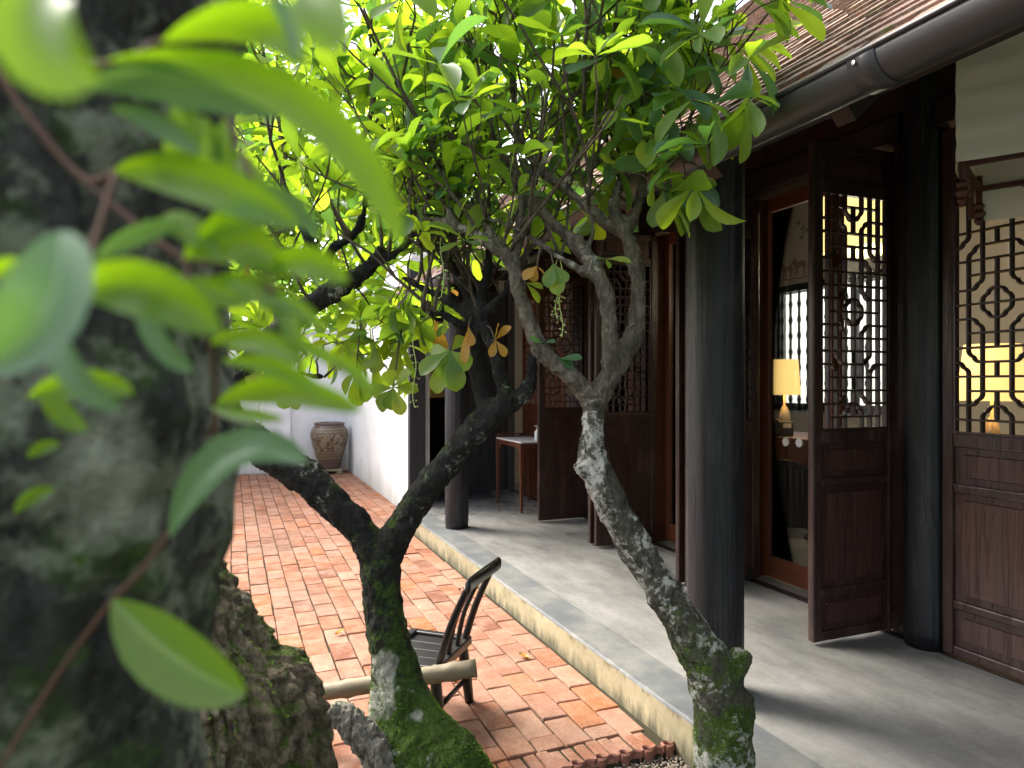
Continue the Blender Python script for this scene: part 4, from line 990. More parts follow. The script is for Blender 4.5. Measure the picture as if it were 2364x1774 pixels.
def remesh_limbs(limbs, voxel, dispf, name, mats, parent, iters=3):
    t = MB()
    for pts, rad in limbs: t.tube(pts, rad, 14)
    me = t.mesh('tmp', 'soil'); o = bpy.data.objects.new('tmp', me); col.objects.link(o)
    m = o.modifiers.new('r', 'REMESH'); m.mode = 'VOXEL'; m.voxel_size = voxel
    dg = bpy.context.evaluated_depsgraph_get(); dg.update(); me2 = bpy.data.meshes.new_from_object(o.evaluated_get(dg))
    bpy.data.objects.remove(o)
    bm = bmesh.new(); bm.from_mesh(me2)
    for _ in range(iters): bmesh.ops.smooth_vert(bm, verts=bm.verts, factor=.5, use_axis_x=True, use_axis_y=True, use_axis_z=True)
    bm.normal_update()
    offs = [v.normal * dispf(v.co, v.normal) for v in bm.verts]
    for v, o_ in zip(bm.verts, offs): v.co += o_
    bm.to_mesh(me2); bm.free(); me2.name = name; me2.materials.clear()
    for x in (mats if isinstance(mats, list) else [mats]): me2.materials.append(M[x])
    me2.polygons.foreach_set('material_index', [0] * len(me2.polygons)); me2.polygons.foreach_set('use_smooth', [True] * len(me2.polygons))
    return link(name, me2, parent)
def bark_disp(k):
    def f(p, n): return k * (.010 * noise.noise(p * 11) + .007 * noise.noise(p * 27) + .007 * abs(noise.noise(Vector((p.x * 55, p.y * 55, p.z * 30)))) + .0045 * noise.noise(p * 85)) - .0055
    return f
def limb(lst):
    """(x, y, distance, width in measured pixels) -> points, radii"""
    P = [at(a, b, d) for a, b, d, w_ in lst]; Q = [w_ * .5 * mpp(d) for a, b, d, w_ in lst]
    return spline(P, Q, 5)
def fuzz(tr, n, test, parent, lmin, lmax):
    me = tr.data; nv = len(me.polygons); t = MB(); r_ = random.Random(5); c = 0; guard = 0
    while c < n and guard < n * 60:
        guard += 1; p = me.polygons[r_.randrange(nv)]
        if not test(p.center, p.normal): continue
        e = me.vertices[p.vertices[0]].co; b = p.center.lerp(e, r_.random()); d = (p.normal + Vector((r_.uniform(-.8, .8), r_.uniform(-.8, .8), r_.uniform(-.2, .9)))).normalized()
        s = d.orthogonal().normalized() * r_.uniform(.0012, .0026); l = r_.uniform(lmin, lmax); b = b - p.normal * .002
        t.add([b - s, b + s, b + d * l], [(0, 1, 2)]); c += 1
    return stuff(t.build('moss', 'moss_fuzz', parent, recalc=False))
def twig_mesh(nodes, par, parent, starts, tip=.0026, cap=.0125, mat='bark_twig'):
    n = len(nodes); kids = [[] for _ in range(n)]
    for i, p in enumerate(par):
        if p >= 0: kids[p].append(i)
    rad = [0] * n
    for i in range(n - 1, -1, -1): rad[i] = tip if not kids[i] else min(cap, sum(rad[k] ** 2.2 for k in kids[i]) ** (1 / 2.2))
    t = MB(); done = set()
    for i in range(n):
        for k in kids[i]:
            if par[i] >= 0 and k == kids[i][0] and i not in (): pass
    # chains
    st = [(i, k) for i in range(n) for k in kids[i] if par[i] < 0 or k != kids[i][0]]
    for a, b in st:
        ch_ = [a, b]
        while kids[ch_[-1]]: ch_.append(kids[ch_[-1]][0])
        t.tube([Vector(nodes[q]) for q in ch_], [min(rad[ch_[1]], rad[q]) for q in ch_], 5, wob=.25)
    ob = t.build('branches', mat, parent, True, recalc=False); stuff(ob)
    return kids, rad
def in_frame(p):
    d = p[0] * SN + p[1] * CS; l = p[0] * CS - p[1] * SN; z = p[2] - CAMH
    return d > .1 and abs(l / d) < .74 and abs(z / d) < .56, d
def hang_leaves(tree, inst, maxn=285):
    order = []
    for i, it in enumerate(inst):
        ok, d = in_frame(it[0]); order.append((-(np.linalg.norm(it[1][:, 1]) / d) if ok else 0, i))
    order.sort(); top = set(i for s, i in order[:maxn] if s < 0)
    mesh = {}
    for i in top:
        loc, A, mi, ti = inst[i]
        if (mi, ti) not in mesh: mesh[(mi, ti)] = leaf_mesh(TPL[ti], LEAFM[mi])
        o = link('leaf', mesh[(mi, ti)], tree); B = Matrix(A.tolist()).to_4x4(); B.translation = Vector(loc); o.matrix_basis = B
    leaf_mass('crown', [it for i, it in enumerate(inst) if i not in top], LEAFM, tree)
def bare(tree, src, n, seed, lim, out, L, mats, mat='bark_twig'):
    """crowded straight shoots rising from the limbs, forking once or twice, leaves only at their ends"""
    r_ = random.Random(seed); t = MB(); ends = []
    for k in range(n):
        p = Vector(r_.choice(src)); d = Vector((r_.gauss(0, .55), r_.gauss(.1, .55), 1)).normalized()
        ln = r_.uniform(.28, .62); q = [p]; r0 = r_.uniform(.0045, .0085); m = 7; dd = d.copy()
        for i in range(m): dd = (dd + Vector((r_.gauss(0, .10), r_.gauss(0, .10), r_.gauss(.03, .07)))).normalized(); q.append(q[-1] + dd * ln / m)
        if not clear_of_eave(q[-1]): continue
        t.tube(q, [r0 * (1 - .5 * i / m) for i in range(m + 1)], 6, wob=.2); ends.append((q[-1], dd))
        for b in range(r_.randint(1, 3)):
            i = r_.randint(2, 6); d2 = ((q[i] - q[i - 1]).normalized() + Vector((r_.gauss(0, .6), r_.gauss(0, .6), r_.uniform(-.1, .4)))).normalized(); w_ = [q[i]]; l2 = ln * r_.uniform(.35, .7)
            for j in range(5): d2 = (d2 + Vector((r_.gauss(0, .1), r_.gauss(0, .1), .05))).normalized(); w_.append(w_[-1] + d2 * l2 / 5)
            if not clear_of_eave(w_[-1]): continue
            t.tube(w_, [r0 * .62 * (1 - .5 * j / 5) for j in range(6)], 5, wob=.2); ends.append((w_[-1], d2))
    stuff(t.build('shoots', mat, tree, True, recalc=False))
    for p, d in ends:
        if r_.random() < lim: rosette(out, p, d, r_.randint(3, 6), L, mats)
def grow(tree, limbs_tips, ells, step=.055, mats=(.52, .24, .23, .01), L=.15, twig='bark_twig', lo=5, hi=8, kill=.075, infl=.42, extra=()):
    starts = [np.array(p) for p in limbs_tips]; attr = []
    for c, r, n in ells: attr += ell(c, r, n)
    nodes, par = colonize(starts, attr, step, infl, kill)
    kids, rad = twig_mesh(nodes, par, tree, starts, mat=twig)
    inst = list(extra)
    for i, p in enumerate(par):
        if p < 0: continue
        d = Vector(nodes[i] - nodes[p])
        if not kids[i]: rosette(inst, Vector(nodes[i]), d, LR.randint(lo, hi), L, mats)
        elif not kids[kids[i][0]] and LR.random() < .45: rosette(inst, Vector(nodes[i]), d, 2, L * .9, mats)
    hang_leaves(tree, inst); return nodes, inst

# ---- the mossy forked tree
trA = thing('forked_tree', 'dark mossy forked tree with black bark in front of the low chair', 'tree', tuple(ground(905, 1800)))
A_tr = limb([(930, 1960, 2.58, 470), (925, 1800, 2.60, 400), (915, 1700, 2.61, 300), (896, 1620, 2.63, 215), (876, 1560, 2.65, 165), (862, 1500, 2.66, 128), (846, 1410, 2.68, 98), (828, 1310, 2.70, 88), (822, 1215, 2.71, 92)])
A_l = limb([(822, 1230, 2.71, 84), (790, 1165, 2.71, 76), (740, 1108, 2.71, 74), (665, 1035, 2.72, 80), (590, 985, 2.74, 82), (522, 930, 2.76, 72), (488, 890, 2.80, 66), (492, 848, 2.84, 62), (530, 800, 2.88, 58), (590, 728, 2.90, 54), (660, 668, 2.92, 52), (735, 622, 2.92, 48), (795, 580, 2.92, 38), (828, 535, 2.90, 26)])
A_r = limb([(825, 1225, 2.71, 80), (848, 1172, 2.70, 76), (895, 1092, 2.68, 68), (958, 1012, 2.66, 62), (1010, 942, 2.65, 62), (1070, 892, 2.64, 64), (1122, 858, 2.64, 44), (1147, 828, 2.64, 30), (1148, 790, 2.64, 24), (1152, 700, 2.64, 15)])
A_r2 = limb([(1062, 895, 2.65, 40), (1036, 840, 2.68, 38), (1028, 780, 2.70, 36), (1024, 710, 2.72, 42), (1015, 640, 2.74, 38), (985, 590, 2.76, 26), (955, 540, 2.78, 18), (930, 480, 2.78, 12)])
A_r3 = limb([(1098, 878, 2.64, 38), (1080, 805, 2.62, 32), (1062, 745, 2.64, 32), (1042, 690, 2.68, 30), (1040, 640, 2.7, 26), (1055, 585, 2.7, 20), (1052, 520, 2.7, 14), (1030, 450, 2.7, 9)])
A_h = [limb(q) for q in (
    [(1018, 690, 2.72, 26), (970, 650, 2.74, 24), (925, 628, 2.78, 18), (870, 600, 2.8, 12)],
    [(1025, 700, 2.7, 24), (1085, 640, 2.66, 20), (1108, 590, 2.66, 17), (1098, 540, 2.66, 12)],
    [(1030, 720, 2.7, 24), (975, 690, 2.66, 20), (930, 672, 2.62, 14), (890, 660, 2.6, 10)],
    [(740, 622, 2.92, 30), (705, 575, 2.9, 28), (680, 540, 2.88, 22), (640, 470, 2.86, 15), (610, 400, 2.84, 10)],
    [(705, 575, 2.9, 26), (720, 540, 2.92, 24), (770, 500, 2.9, 20), (790, 430, 2.88, 14), (770, 330, 2.85, 10)],
    [(690, 560, 2.9, 22), (630, 545, 2.92, 18), (580, 520, 2.96, 12), (530, 480, 2.98, 8)],
    [(800, 575, 2.92, 26), (850, 550, 2.9, 20), (900, 500, 2.86, 14), (905, 420, 2.84, 10)],
    [(545, 785, 2.88, 34), (560, 770, 2.9, 28), (605, 800, 2.96, 18), (700, 815, 3.02, 11)],
    [(505, 840, 2.86, 34), (470, 800, 2.9, 26), (440, 740, 2.95, 18), (430, 660, 3.0, 10)])]
A_root = limb([(900, 1500, 2.62, 40), (940, 1570, 2.56, 70), (990, 1630, 2.52, 100), (1030, 1730, 2.5, 130), (1050, 1900, 2.5, 170)])
trunkA = remesh_limbs([A_tr, A_l, A_r, A_r2, A_r3] + A_h + [A_root], .0075, bark_disp(1.0), 'trunk', 'bark_black', trA)
rt_ = remesh_limbs([limb([(708, 1532, 2.50, 36), (745, 1556, 2.50, 60), (790, 1592, 2.50, 74), (822, 1650, 2.50, 84), (836, 1740, 2.5, 96), (840, 1900, 2.5, 130)])], .006, lambda p, n: bark_disp(1.5)(p, n) - .012 * max(0, 1 - 7 * abs(noise.noise(Vector((p.x * 26, p.y * 26, p.z * 12))))), 'root', 'bark_pale', trA)
def paint(ob, name, blobs, n1=.9, n2=.5, gain=1.6, dmax=99):
    la = ob.data.attributes.new(name, 'FLOAT', 'POINT'); vals = []
    for v_ in ob.data.vertices:
        c = v_.co; dpt = c.x * SN + c.y * CS; m = 0
        if .2 < dpt < dmax:
            x = (CX + FOC * ((c.x * CS - c.y * SN) / dpt)) / K; y = (CY - FOC * (c.z - CAMH) / dpt) / K
            m = max(1 - ((x - a) / w_) ** 2 - ((y - b) / h_) ** 2 for a, b, w_, h_ in blobs)
            if m > -1: m += n1 * noise.noise(c * 30) + n2 * noise.noise(c * 90)
        vals.append(min(1, max(0, m * gain)))
    la.data.foreach_set('value', vals)
paint(trunkA, 'lichen', [(828, 1440, 34, 34), (802, 1520, 48, 50), (835, 1500, 26, 60), (770, 1560, 40, 30), (900, 1545, 14, 14)], 1.0, .6, 1.6, 2.64)
fuzz(trunkA, 15000, lambda c, n: c.z < .52 and n.z > -.15 and noise.noise(c * 7) + (.42 - c.z) * 1.1 > -.02, trA, .005, .014)
tipsA = []
for q in (A_l, A_r2, A_r3) : tipsA += q[0][-9:]
tipsA += A_r[0][-3:]
for q in A_h: tipsA += q[0][-8:]
def ec(x, y, d): return tuple(at(x, y, d))
exA = []
def rose_at(out, x, y, d, targets, wd, mi, tree, src=None):
    p = at(x, y, d)
    for a, b in targets:
        q = at(a, b, d + LR.uniform(-.06, .06)); dv = q - p; l = dv.length
        A_ = frame_of(dv, Vector((-SN * .7 + LR.uniform(-.4, .4), -CS * .7 + LR.uniform(-.3, .3), .6))) * np.array((wd * mpp(d) * LR.uniform(.85, 1.15), l, l)); out.append((np.array(p), A_, mi if mi != 9 else LR.choice((0, 0, 2)), LR.randrange(2)))
    if src:
        f = MB(); f.tube(spline([at(*src), (at(*src) + p) / 2 + Vector((0, 0, .02)), p], [.005, .0035, .0025], 4)[0], .0034, 6); f.build('twig', 'bark_twig', tree, True)
rose_at(exA, 972, 758, 2.62, [(938, 850), (986, 842), (1012, 795), (1008, 728), (905, 800), (962, 820), (925, 765)], 46, 9, trA, (1000, 690, 2.72))
rose_at(exA, 1012, 705, 2.6, [(1002, 785), (1016, 748)], 24, 3, trA, (1024, 690, 2.7))
rose_at(exA, 1070, 735, 2.58, [(1062, 768), (1094, 768), (1075, 700), (1098, 705)], 20, 3, trA, (1048, 705, 2.66))
rose_at(exA, 850, 838, 2.8, [(868, 896), (842, 886), (815, 885), (795, 842), (900, 838), (880, 800), (838, 800)], 36, 9, trA, (870, 700, 2.8))
rose_at(exA, 770, 800, 2.85, [(770, 880), (735, 850), (800, 870), (748, 760), (810, 780)], 36, 9, trA, (780, 700, 2.85))
rose_at(exA, 620, 820, 2.9, [(612, 885), (640, 880), (590, 850), (660, 830)], 36, 9, trA, (640, 740, 2.9))
ellsA = [(ec(640, 330, 3.3), (.5, .5, .36), 140), (ec(880, 260, 3.15), (.45, .5, .34), 129), (ec(650, 70, 3.0), (.5, .5, .24), 104), (ec(960, 470, 3.4), (.35, .35, .26), 79), (ec(520, 560, 3.3), (.32, .35, .30), 92), (ec(510, 745, 3.1), (.22, .28, .14), 49),
         (ec(740, 745, 3.15), (.36, .32, .11), 79), (ec(900, 690, 2.95), (.18, .25, .11), 33), (ec(850, 50, 2.9), (.45, .5, .2), 86), (ec(835, 600, 3.25), (.3, .3, .14), 55)]
srcA = [p for q in (A_l, A_r2, A_r3) for p in q[0][-22:]] + [p for q in A_h for p in q[0][-12:]]
bare(trA, [p for p in srcA if p.z > 1.75], 50, 21, .6, exA, .155, (.5, .2, .295, .005))
grow(trA, tipsA, ellsA, mats=(.46, .14, .395, .005), extra=exA, L=.16, lo=4, hi=7, kill=.08)

# ---- the lichened leaning tree
trB = thing('leaning_tree', 'leaning tree with white lichen patches and mossy foot beside the kerb', 'tree', tuple(ground(1560, 1790)))
B_tr = limb([(1570, 1960, 2.40, 190), (1568, 1800, 2.40, 150), (1564, 1680, 2.40, 128), (1562, 1580, 2.40, 124), (1556, 1510, 2.40, 122), (1538, 1450, 2.40, 112), (1500, 1388, 2.41, 98), (1452, 1310, 2.42, 84), (1402, 1230, 2.43, 78), (1352, 1150, 2.43, 78), (1312, 1070, 2.43, 76), (1286, 1012, 2.43, 72), (1277, 975, 2.43, 60), (1281, 925, 2.43, 50), (1284, 868, 2.43, 56)])
B_kn = [limb([(1570, 1475, 2.39, 60), (1598, 1420, 2.385, 52), (1606, 1404, 2.38, 34)]), limb([(1585, 1560, 2.4, 76), (1606, 1540, 2.39, 56), (1612, 1490, 2.39, 30)]), limb([(1290, 1015, 2.43, 60), (1258, 1008, 2.41, 46), (1246, 1000, 2.40, 26)]), limb([(1285, 985, 2.43, 50), (1302, 968, 2.43, 30)])]
B_l = limb([(1282, 880, 2.43, 46), (1258, 842, 2.42, 50), (1225, 808, 2.42, 48), (1190, 778, 2.42, 44), (1160, 740, 2.42, 40), (1138, 685, 2.43, 37), (1122, 625, 2.44, 38), (1108, 575, 2.45, 42), (1080, 543, 2.46, 36), (1035, 513, 2.47, 28), (985, 487, 2.48, 24), (930, 474, 2.5, 20), (890, 478, 2.52, 14)])
B_r = limb([(1286, 880, 2.43, 50), (1302, 838, 2.44, 54), (1336, 788, 2.45, 52), (1368, 730, 2.46, 45), (1378, 655, 2.47, 41), (1375, 585, 2.48, 39), (1360, 530, 2.49, 38), (1350, 500, 2.5, 42), (1328, 455, 2.52, 32), (1336, 405, 2.54, 28), (1358, 350, 2.56, 27), (1378, 300, 2.57, 28), (1385, 235, 2.57, 28), (1352, 185, 2.56, 18), (1330, 120, 2.55, 12)])
B_r2 = limb([(1355, 505, 2.5, 36), (1374, 462, 2.5, 24), (1386, 395, 2.51, 22), (1378, 335, 2.54, 22), (1376, 280, 2.57, 24), (1392, 225, 2.57, 26), (1424, 180, 2.56, 18), (1460, 120, 2.55, 12), (1500, 60, 2.54, 8)])
B_m = limb([(1300, 850, 2.43, 40), (1316, 790, 2.41, 40), (1317, 720, 2.40, 38), (1313, 655, 2.40, 38), (1297, 605, 2.41, 40), (1280, 570, 2.42, 42), (1245, 530, 2.44, 40), (1205, 490, 2.46, 30), (1155, 445, 2.5, 25), (1105, 400, 2.54, 20), (1060, 345, 2.58, 15), (1030, 280, 2.6, 10)])
B_x = [limb(q) for q in (
    [(1350, 505, 2.5, 30), (1312, 487, 2.49, 28), (1262, 442, 2.48, 27), (1222, 408, 2.5, 27), (1180, 378, 2.54, 22), (1142, 330, 2.58, 18), (1118, 270, 2.62, 13), (1105, 200, 2.64, 9)],
    [(1290, 600, 2.41, 24), (1235, 572, 2.39, 22), (1172, 530, 2.4, 19), (1118, 496, 2.43, 15), (1050, 470, 2.46, 10)],
    [(1262, 545, 2.43, 30), (1252, 520, 2.42, 26), (1250, 503, 2.42, 18)],
    [(1262, 560, 2.43, 22), (1280, 500, 2.44, 16), (1270, 430, 2.46, 14), (1290, 350, 2.5, 11), (1350, 300, 2.55, 8)],
    [(1108, 575, 2.45, 26), (1120, 505, 2.47, 26), (1128, 440, 2.5, 22), (1118, 380, 2.54, 18), (1075, 320, 2.58, 13), (1050, 240, 2.6, 9)],
    [(1085, 545, 2.46, 26), (1050, 490, 2.5, 22), (1000, 430, 2.54, 18), (960, 380, 2.58, 14), (930, 300, 2.62, 10)],
    [(1128, 440, 2.5, 18), (1165, 370, 2.5, 15), (1200, 290, 2.52, 12), (1215, 200, 2.54, 8)],
    [(985, 487, 2.48, 18), (950, 430, 2.5, 14), (880, 380, 2.54, 10), (820, 320, 2.58, 8)],
    [(1222, 408, 2.5, 16), (1240, 330, 2.48, 13), (1262, 250, 2.46, 10), (1260, 170, 2.44, 7)],
    [(1385, 235, 2.57, 20), (1400, 170, 2.62, 14), (1395, 90, 2.66, 10)],
    [(1384, 390, 2.51, 12), (1430, 335, 2.5, 9), (1480, 290, 2.5, 7), (1530, 250, 2.5, 5)],
    [(1380, 330, 2.54, 14), (1440, 250, 2.52, 10), (1500, 200, 2.5, 7), (1570, 150, 2.48, 5)],
    [(1150, 850, 2.64, 8), (1160, 760, 2.6, 6)])[:12]]
def disp_B(p, n):
    return bark_disp(.85)(p, n) + (.012 * max(0, noise.noise(p * 17 + Vector((3, 1, 2)))) if p.z < 1.0 else 0)
trunkB = remesh_limbs([B_tr] + B_kn + [B_l, B_r, B_r2, B_m] + B_x, .0075, disp_B, 'trunk', ['bark_lichen', 'bark_limb'], trB)
for p in trunkB.data.polygons: p.material_index = 1 if p.center.z + .05 * noise.noise(p.center * 8) > 1.45 else 0
fuzz(trunkB, 7500, lambda c, n: c.z < .75 and n.z > -.5 and noise.noise(c * 8) > .02 and (n.x * -CS + n.y * SN) > -.2, trB, .004, .009)
tipsB = []
for q in (B_l, B_r, B_r2, B_m): tipsB += q[0][-9:]
for i, q in enumerate(B_x):
    if i != 2: tipsB += q[0][-8:]
exB = []
rose_at(exB, 1438, 405, 2.42, [(1408, 490), (1484, 498), (1475, 420)], 40, 0, trB, (1395, 370, 2.51))
rose_at(exB, 1206, 776, 2.38, [(1258, 771), (1240, 793)], 22, 1, trB, (1200, 786, 2.42))
rose_at(exB, 1136, 612, 2.40, [(1172, 618), (1168, 650)], 20, 2, trB, (1124, 620, 2.44))
rose_at(exB, 1176, 742, 2.40, [(1200, 735), (1146, 730)], 17, 1, trB, (1160, 738, 2.42))
rose_at(exB, 1308, 560, 2.40, [(1268, 556), (1360, 560), (1318, 575)], 15, 2, trB, (1297, 600, 2.41))
rose_at(exB, 1195, 570, 2.36, [(1206, 636), (1182, 615), (1222, 610)], 34, 9, trB, (1180, 535, 2.4))
rose_at(exB, 1160, 575, 2.38, [(1182, 600), (1150, 608), (1132, 598)], 22, 3, trB, (1172, 532, 2.4))
rose_at(exB, 1385, 205, 2.36, [(1410, 160 + 50), (1345, 185), (1440, 170), (1405, 120)], 40, 1, trB, (1386, 235, 2.5))
rose_at(exB, 1500, 100, 2.38, [(1600, 160), (1580, 90), (1640, 60), (1560, 175), (1530, 190)], 42, 9, trB, (1440, 140, 2.5))
rose_at(exB, 1590, 95, 2.42, [(1700, 130), (1690, 160), (1745, 40), (1720, 100), (1660, 170), (1640, 210)], 40, 2, trB, (1500, 140, 2.5))
rose_at(exB, 1480, 265, 2.42, [(1545, 360), (1560, 300), (1590, 340), (1500, 330), (1540, 240), (1600, 290)], 32, 9, trB, (1430, 300, 2.5))
ellsB = [(ec(1130, 220, 3.0), (.42, .5, .32), 110), (ec(1390, 90, 2.6), (.36, .45, .24), 99), (ec(1230, 0, 2.75), (.5, .5, .2), 87), (ec(1000, 60, 2.85), (.40, .45, .26), 81), (ec(1440, 290, 2.35), (.17, .25, .15), 35), (ec(1530, 60, 2.25), (.24, .3, .17), 58), (ec(1000, 350, 3.15), (.32, .35, .26), 64), (ec(1250, 400, 3.1), (.28, .3, .2), 46), (ec(1540, 190, 2.22), (.16, .22, .13), 35), (ec(1470, 370, 2.3), (.10, .18, .12), 20), (ec(1290, 230, 3.1), (.36, .35, .26), 75), (ec(1420, 150, 2.5), (.3, .3, .18), 52), (ec(1600, 70, 2.2), (.16, .25, .16), 35), (ec(1600, 200, 2.12), (.10, .15, .10), 15)]
srcB = [p for q in (B_l, B_m) for p in q[0][-34:]] + [p for q in (B_r, B_r2) for p in q[0][-30:]] + [p for i, q in enumerate(B_x) if i != 2 for p in q[0][-16:]]
bare(trB, [p for p in srcB if p.z > 1.85], 64, 22, .6, exB, .16, (.45, .3, .245, .005))
grow(trB, tipsB, ellsB, mats=(.46, .26, .275, .005), extra=exB, L=.165, lo=4, hi=7, kill=.08)
# hanging strings of buds
for x, y0, y1, d in ((1212, 560, 728, 2.4), (1203, 560, 690, 2.42), (1106, 300, 470, 2.5), (955, 430, 640, 2.6), (1520, 385, 465, 2.4), (895, 700, 880, 2.7), (1180, 60, 320, 2.5), (562, 870, 940, 2.85)):
    par_ = trA if x in (895, 562) else trB; f = MB(); pts = [at(x + 4 * math.sin(q * .9 + x), y0 + (y1 - y0) * q / 11, d) for q in range(12)]; f.tube(pts, .0016, 5)
    for q, p in enumerate(pts[3:]):
        for k in range(2):
            e = p + Vector((LR.uniform(-.018, .018), LR.uniform(-.018, .018), LR.uniform(-.012, .004))); f.tube([p, e], .0008, 3); f.lathe([(.0005, -.004), (.0035, 0), (.0005, .004)], tuple(e), 5)
    f.build('flower_string', 'bud_green', par_)

# ---- trees beyond the courtyard wall
def far_tree(x, y, h, rx, rz, n, label, seed):
    t = thing('background_tree', label, 'tree', (x, y, -.08), 'trees beyond the courtyard wall'); r_ = random.Random(seed); lb = []
    f = MB(); P, Q = spline([(x, y, -.1), (x + .15, y, h * .25), (x - .1, y + .1, h * .5), (x + .1, y, h * .8)], [.22, .17, .13, .05], 6); f.tube(P, Q, 10, wob=.2); f.build('trunk', 'bark_far', t, True)
    f = MB(); cl = []
    for k in range(70):
        a, b = r_.uniform(0, 6.28), r_.uniform(-1, 1); rr_ = r_.random() ** .4; c = Vector((x + rx * rr_ * math.cos(a) * math.sqrt(1 - b * b), y + rx * .9 * rr_ * math.sin(a) * math.sqrt(1 - b * b), h - rz + rz * b * rr_)); cl.append(c)
        s = P[min(len(P) - 1, 5 + r_.randrange(len(P) - 5))]; f.tube(spline([s, (s + c) / 2 + Vector((0, 0, .3)), c], [0, 0, 0], 3)[0], [.04, .035, .03, .025, .02, .015, .01], 5)
    stuff(f.build('branches', 'bark_far', t, True, recalc=False)); inst = []
    for i in range(n):
        c = r_.choice(cl); p = c + Vector((r_.gauss(0, .42), r_.gauss(0, .42), r_.gauss(0, .34))); d = Vector((r_.gauss(0, 1), r_.gauss(0, 1), r_.gauss(-.2, .6)))
        l = r_.uniform(.16, .30); inst.append((np.array(p), frame_of(d, Vector((r_.gauss(0, .5), r_.gauss(0, .5), 1))) * np.array((l * .45, l, l)), 0 if r_.random() < .7 else 1, 0))
    leaf_mass('crown', inst, ['leaf_far', 'leaf_light'], t, TPF)
far_tree(-3.4, 15.2, 8.8, 2.7, 3.8, 8500, 'broad bright green tree beyond the courtyard wall at its open end', 1)
far_tree(.6, 15.6, 9.6, 2.9, 4.3, 9500, 'tall bright green tree rising behind the wall and jar', 2)
far_tree(4.6, 17.0, 10.5, 2.8, 4.4, 6500, 'tall bright green tree behind the tiled roof end', 3)
far_tree(-8, 17.5, 9.6, 3.0, 4.2, 5000, 'wide green tree farthest along beyond the courtyard wall', 4)

# ---- old weathered stump
st_ = thing('weathered_stump', 'gnarled grey-brown weathered stump with moss below the hanging leaves', 'stump', tuple(ground(450, 2600)))
ed = [(1165, 392), (1185, 418), (1215, 452), (1250, 488), (1310, 528), (1370, 560), (1410, 600), (1440, 650), (1490, 680), (1560, 700), (1660, 706), (1780, 720), (2100, 750), (2640, 800)]
D_S = 1.42; f = MB(); vs = []; seg = 220; rows = []
for i in range(len(ed) - 1):
    for q in range(18 if i < 10 else 20): u = q / (18 if i < 10 else 20); rows.append((ed[i][0] + (ed[i + 1][0] - ed[i][0]) * u, ed[i][1] + (ed[i + 1][1] - ed[i][1]) * u))
rows.append(ed[-1])
for j, (y, xr) in enumerate(rows):
    xl = 190 - (y - 1165) * .06; c = at((xr + xl) / 2, y, D_S); ra = (xr - xl) / 2 * mpp(D_S)
    if j == 0: ra *= .3
    elif j < 14: ra *= .3 + .05 * j
    for k in range(seg):
        a = 2 * math.pi * k / seg; d = camvec(math.cos(a), math.sin(a) * .7); q = c + d * ra
        nn = d.normalized(); pp = Vector((q.x, q.y, q.z * .22)); gro = noise.noise(Vector((a * 3.2, q.z * 1.6, 4))) * .016 + abs(noise.noise(Vector((math.cos(a) * 9, math.sin(a) * 9, q.z * 2.4)))) * -.042 + noise.noise(q * 26) * .012 + noise.noise(q * 60) * .008 - .022 * max(0, 1 - 7 * abs(noise.noise(Vector((math.cos(a) * 7 + .6 * noise.noise(q * 12), math.sin(a) * 7, q.z * 2.0))))) - .014 * max(0, 1 - 6 * abs(noise.noise(q * 15))) + noise.noise(q * 120) * .003 + abs(noise.noise(Vector((math.cos(a) * 22, math.sin(a) * 22, q.z * 5)))) * -.014
        vs.append(q + nn * (gro + .012))
fs = [(j * seg + k, j * seg + (k + 1) % seg, (j + 1) * seg + (k + 1) % seg, (j + 1) * seg + k) for j in range(len(rows) - 1) for k in range(seg)] + [tuple(range(seg)), tuple((len(rows) - 1) * seg + k for k in range(seg))]
f.add(vs, fs); so_ = f.build('trunk', 'bark_stump', st_, True)
fuzz(so_, 5000, lambda c, n: c.z > .85 and noise.noise(c * 9) + .25 * n.z > .16, st_, .003, .008)

# ---- foreground trunk with an epiphyte
ft = thing('foreground_trunk', 'thick mossy tree trunk with pale lichen and a knothole close by', 'tree', tuple(Vector((0, 0, -.04)) + camvec(-.345, .50)))
f = MB(); vs = []; seg, n = 120, 240; axis = camvec(-.352, .50)
hol = at(352, 930, .40)
for i in range(n):
    z = -.08 + (2.65 + .08) * i / (n - 1); ax = axis + camvec(.012 * math.sin(z * 3 + 1), .01 * math.sin(z * 2)); r0 = .138 + .012 * math.sin(z * 4.1) + (.10 * max(0, .35 - z) if z < .35 else 0) + .016 * math.exp(-((z - 1.46) / .09) ** 2)
    for k in range(seg):
        a = 2 * math.pi * k / seg; d = camvec(math.cos(a), math.sin(a)); q = Vector((ax.x, ax.y, z)) + d * r0
        h = noise.noise(q * 14) * .010 + noise.noise(q * 34) * .006 + noise.noise(q * 80) * .003
        dd = (q - hol).length; h += -.05 * math.exp(-(dd / .028) ** 2) + .012 * math.exp(-((dd - .045) / .016) ** 2)
        vs.append(q + d * h)
fs = [(i * seg + k, i * seg + (k + 1) % seg, (i + 1) * seg + (k + 1) % seg, (i + 1) * seg + k) for i in range(n - 1) for k in range(seg)] + [tuple(range(seg)), tuple((n - 1) * seg + k for k in range(seg))]
f.add(vs, fs); fto = f.build('trunk', 'bark_front', ft, True)
plain('lichen_pale', (.34, .36, .27), .95, .1, var=.4, scale=30, bumps=.4)
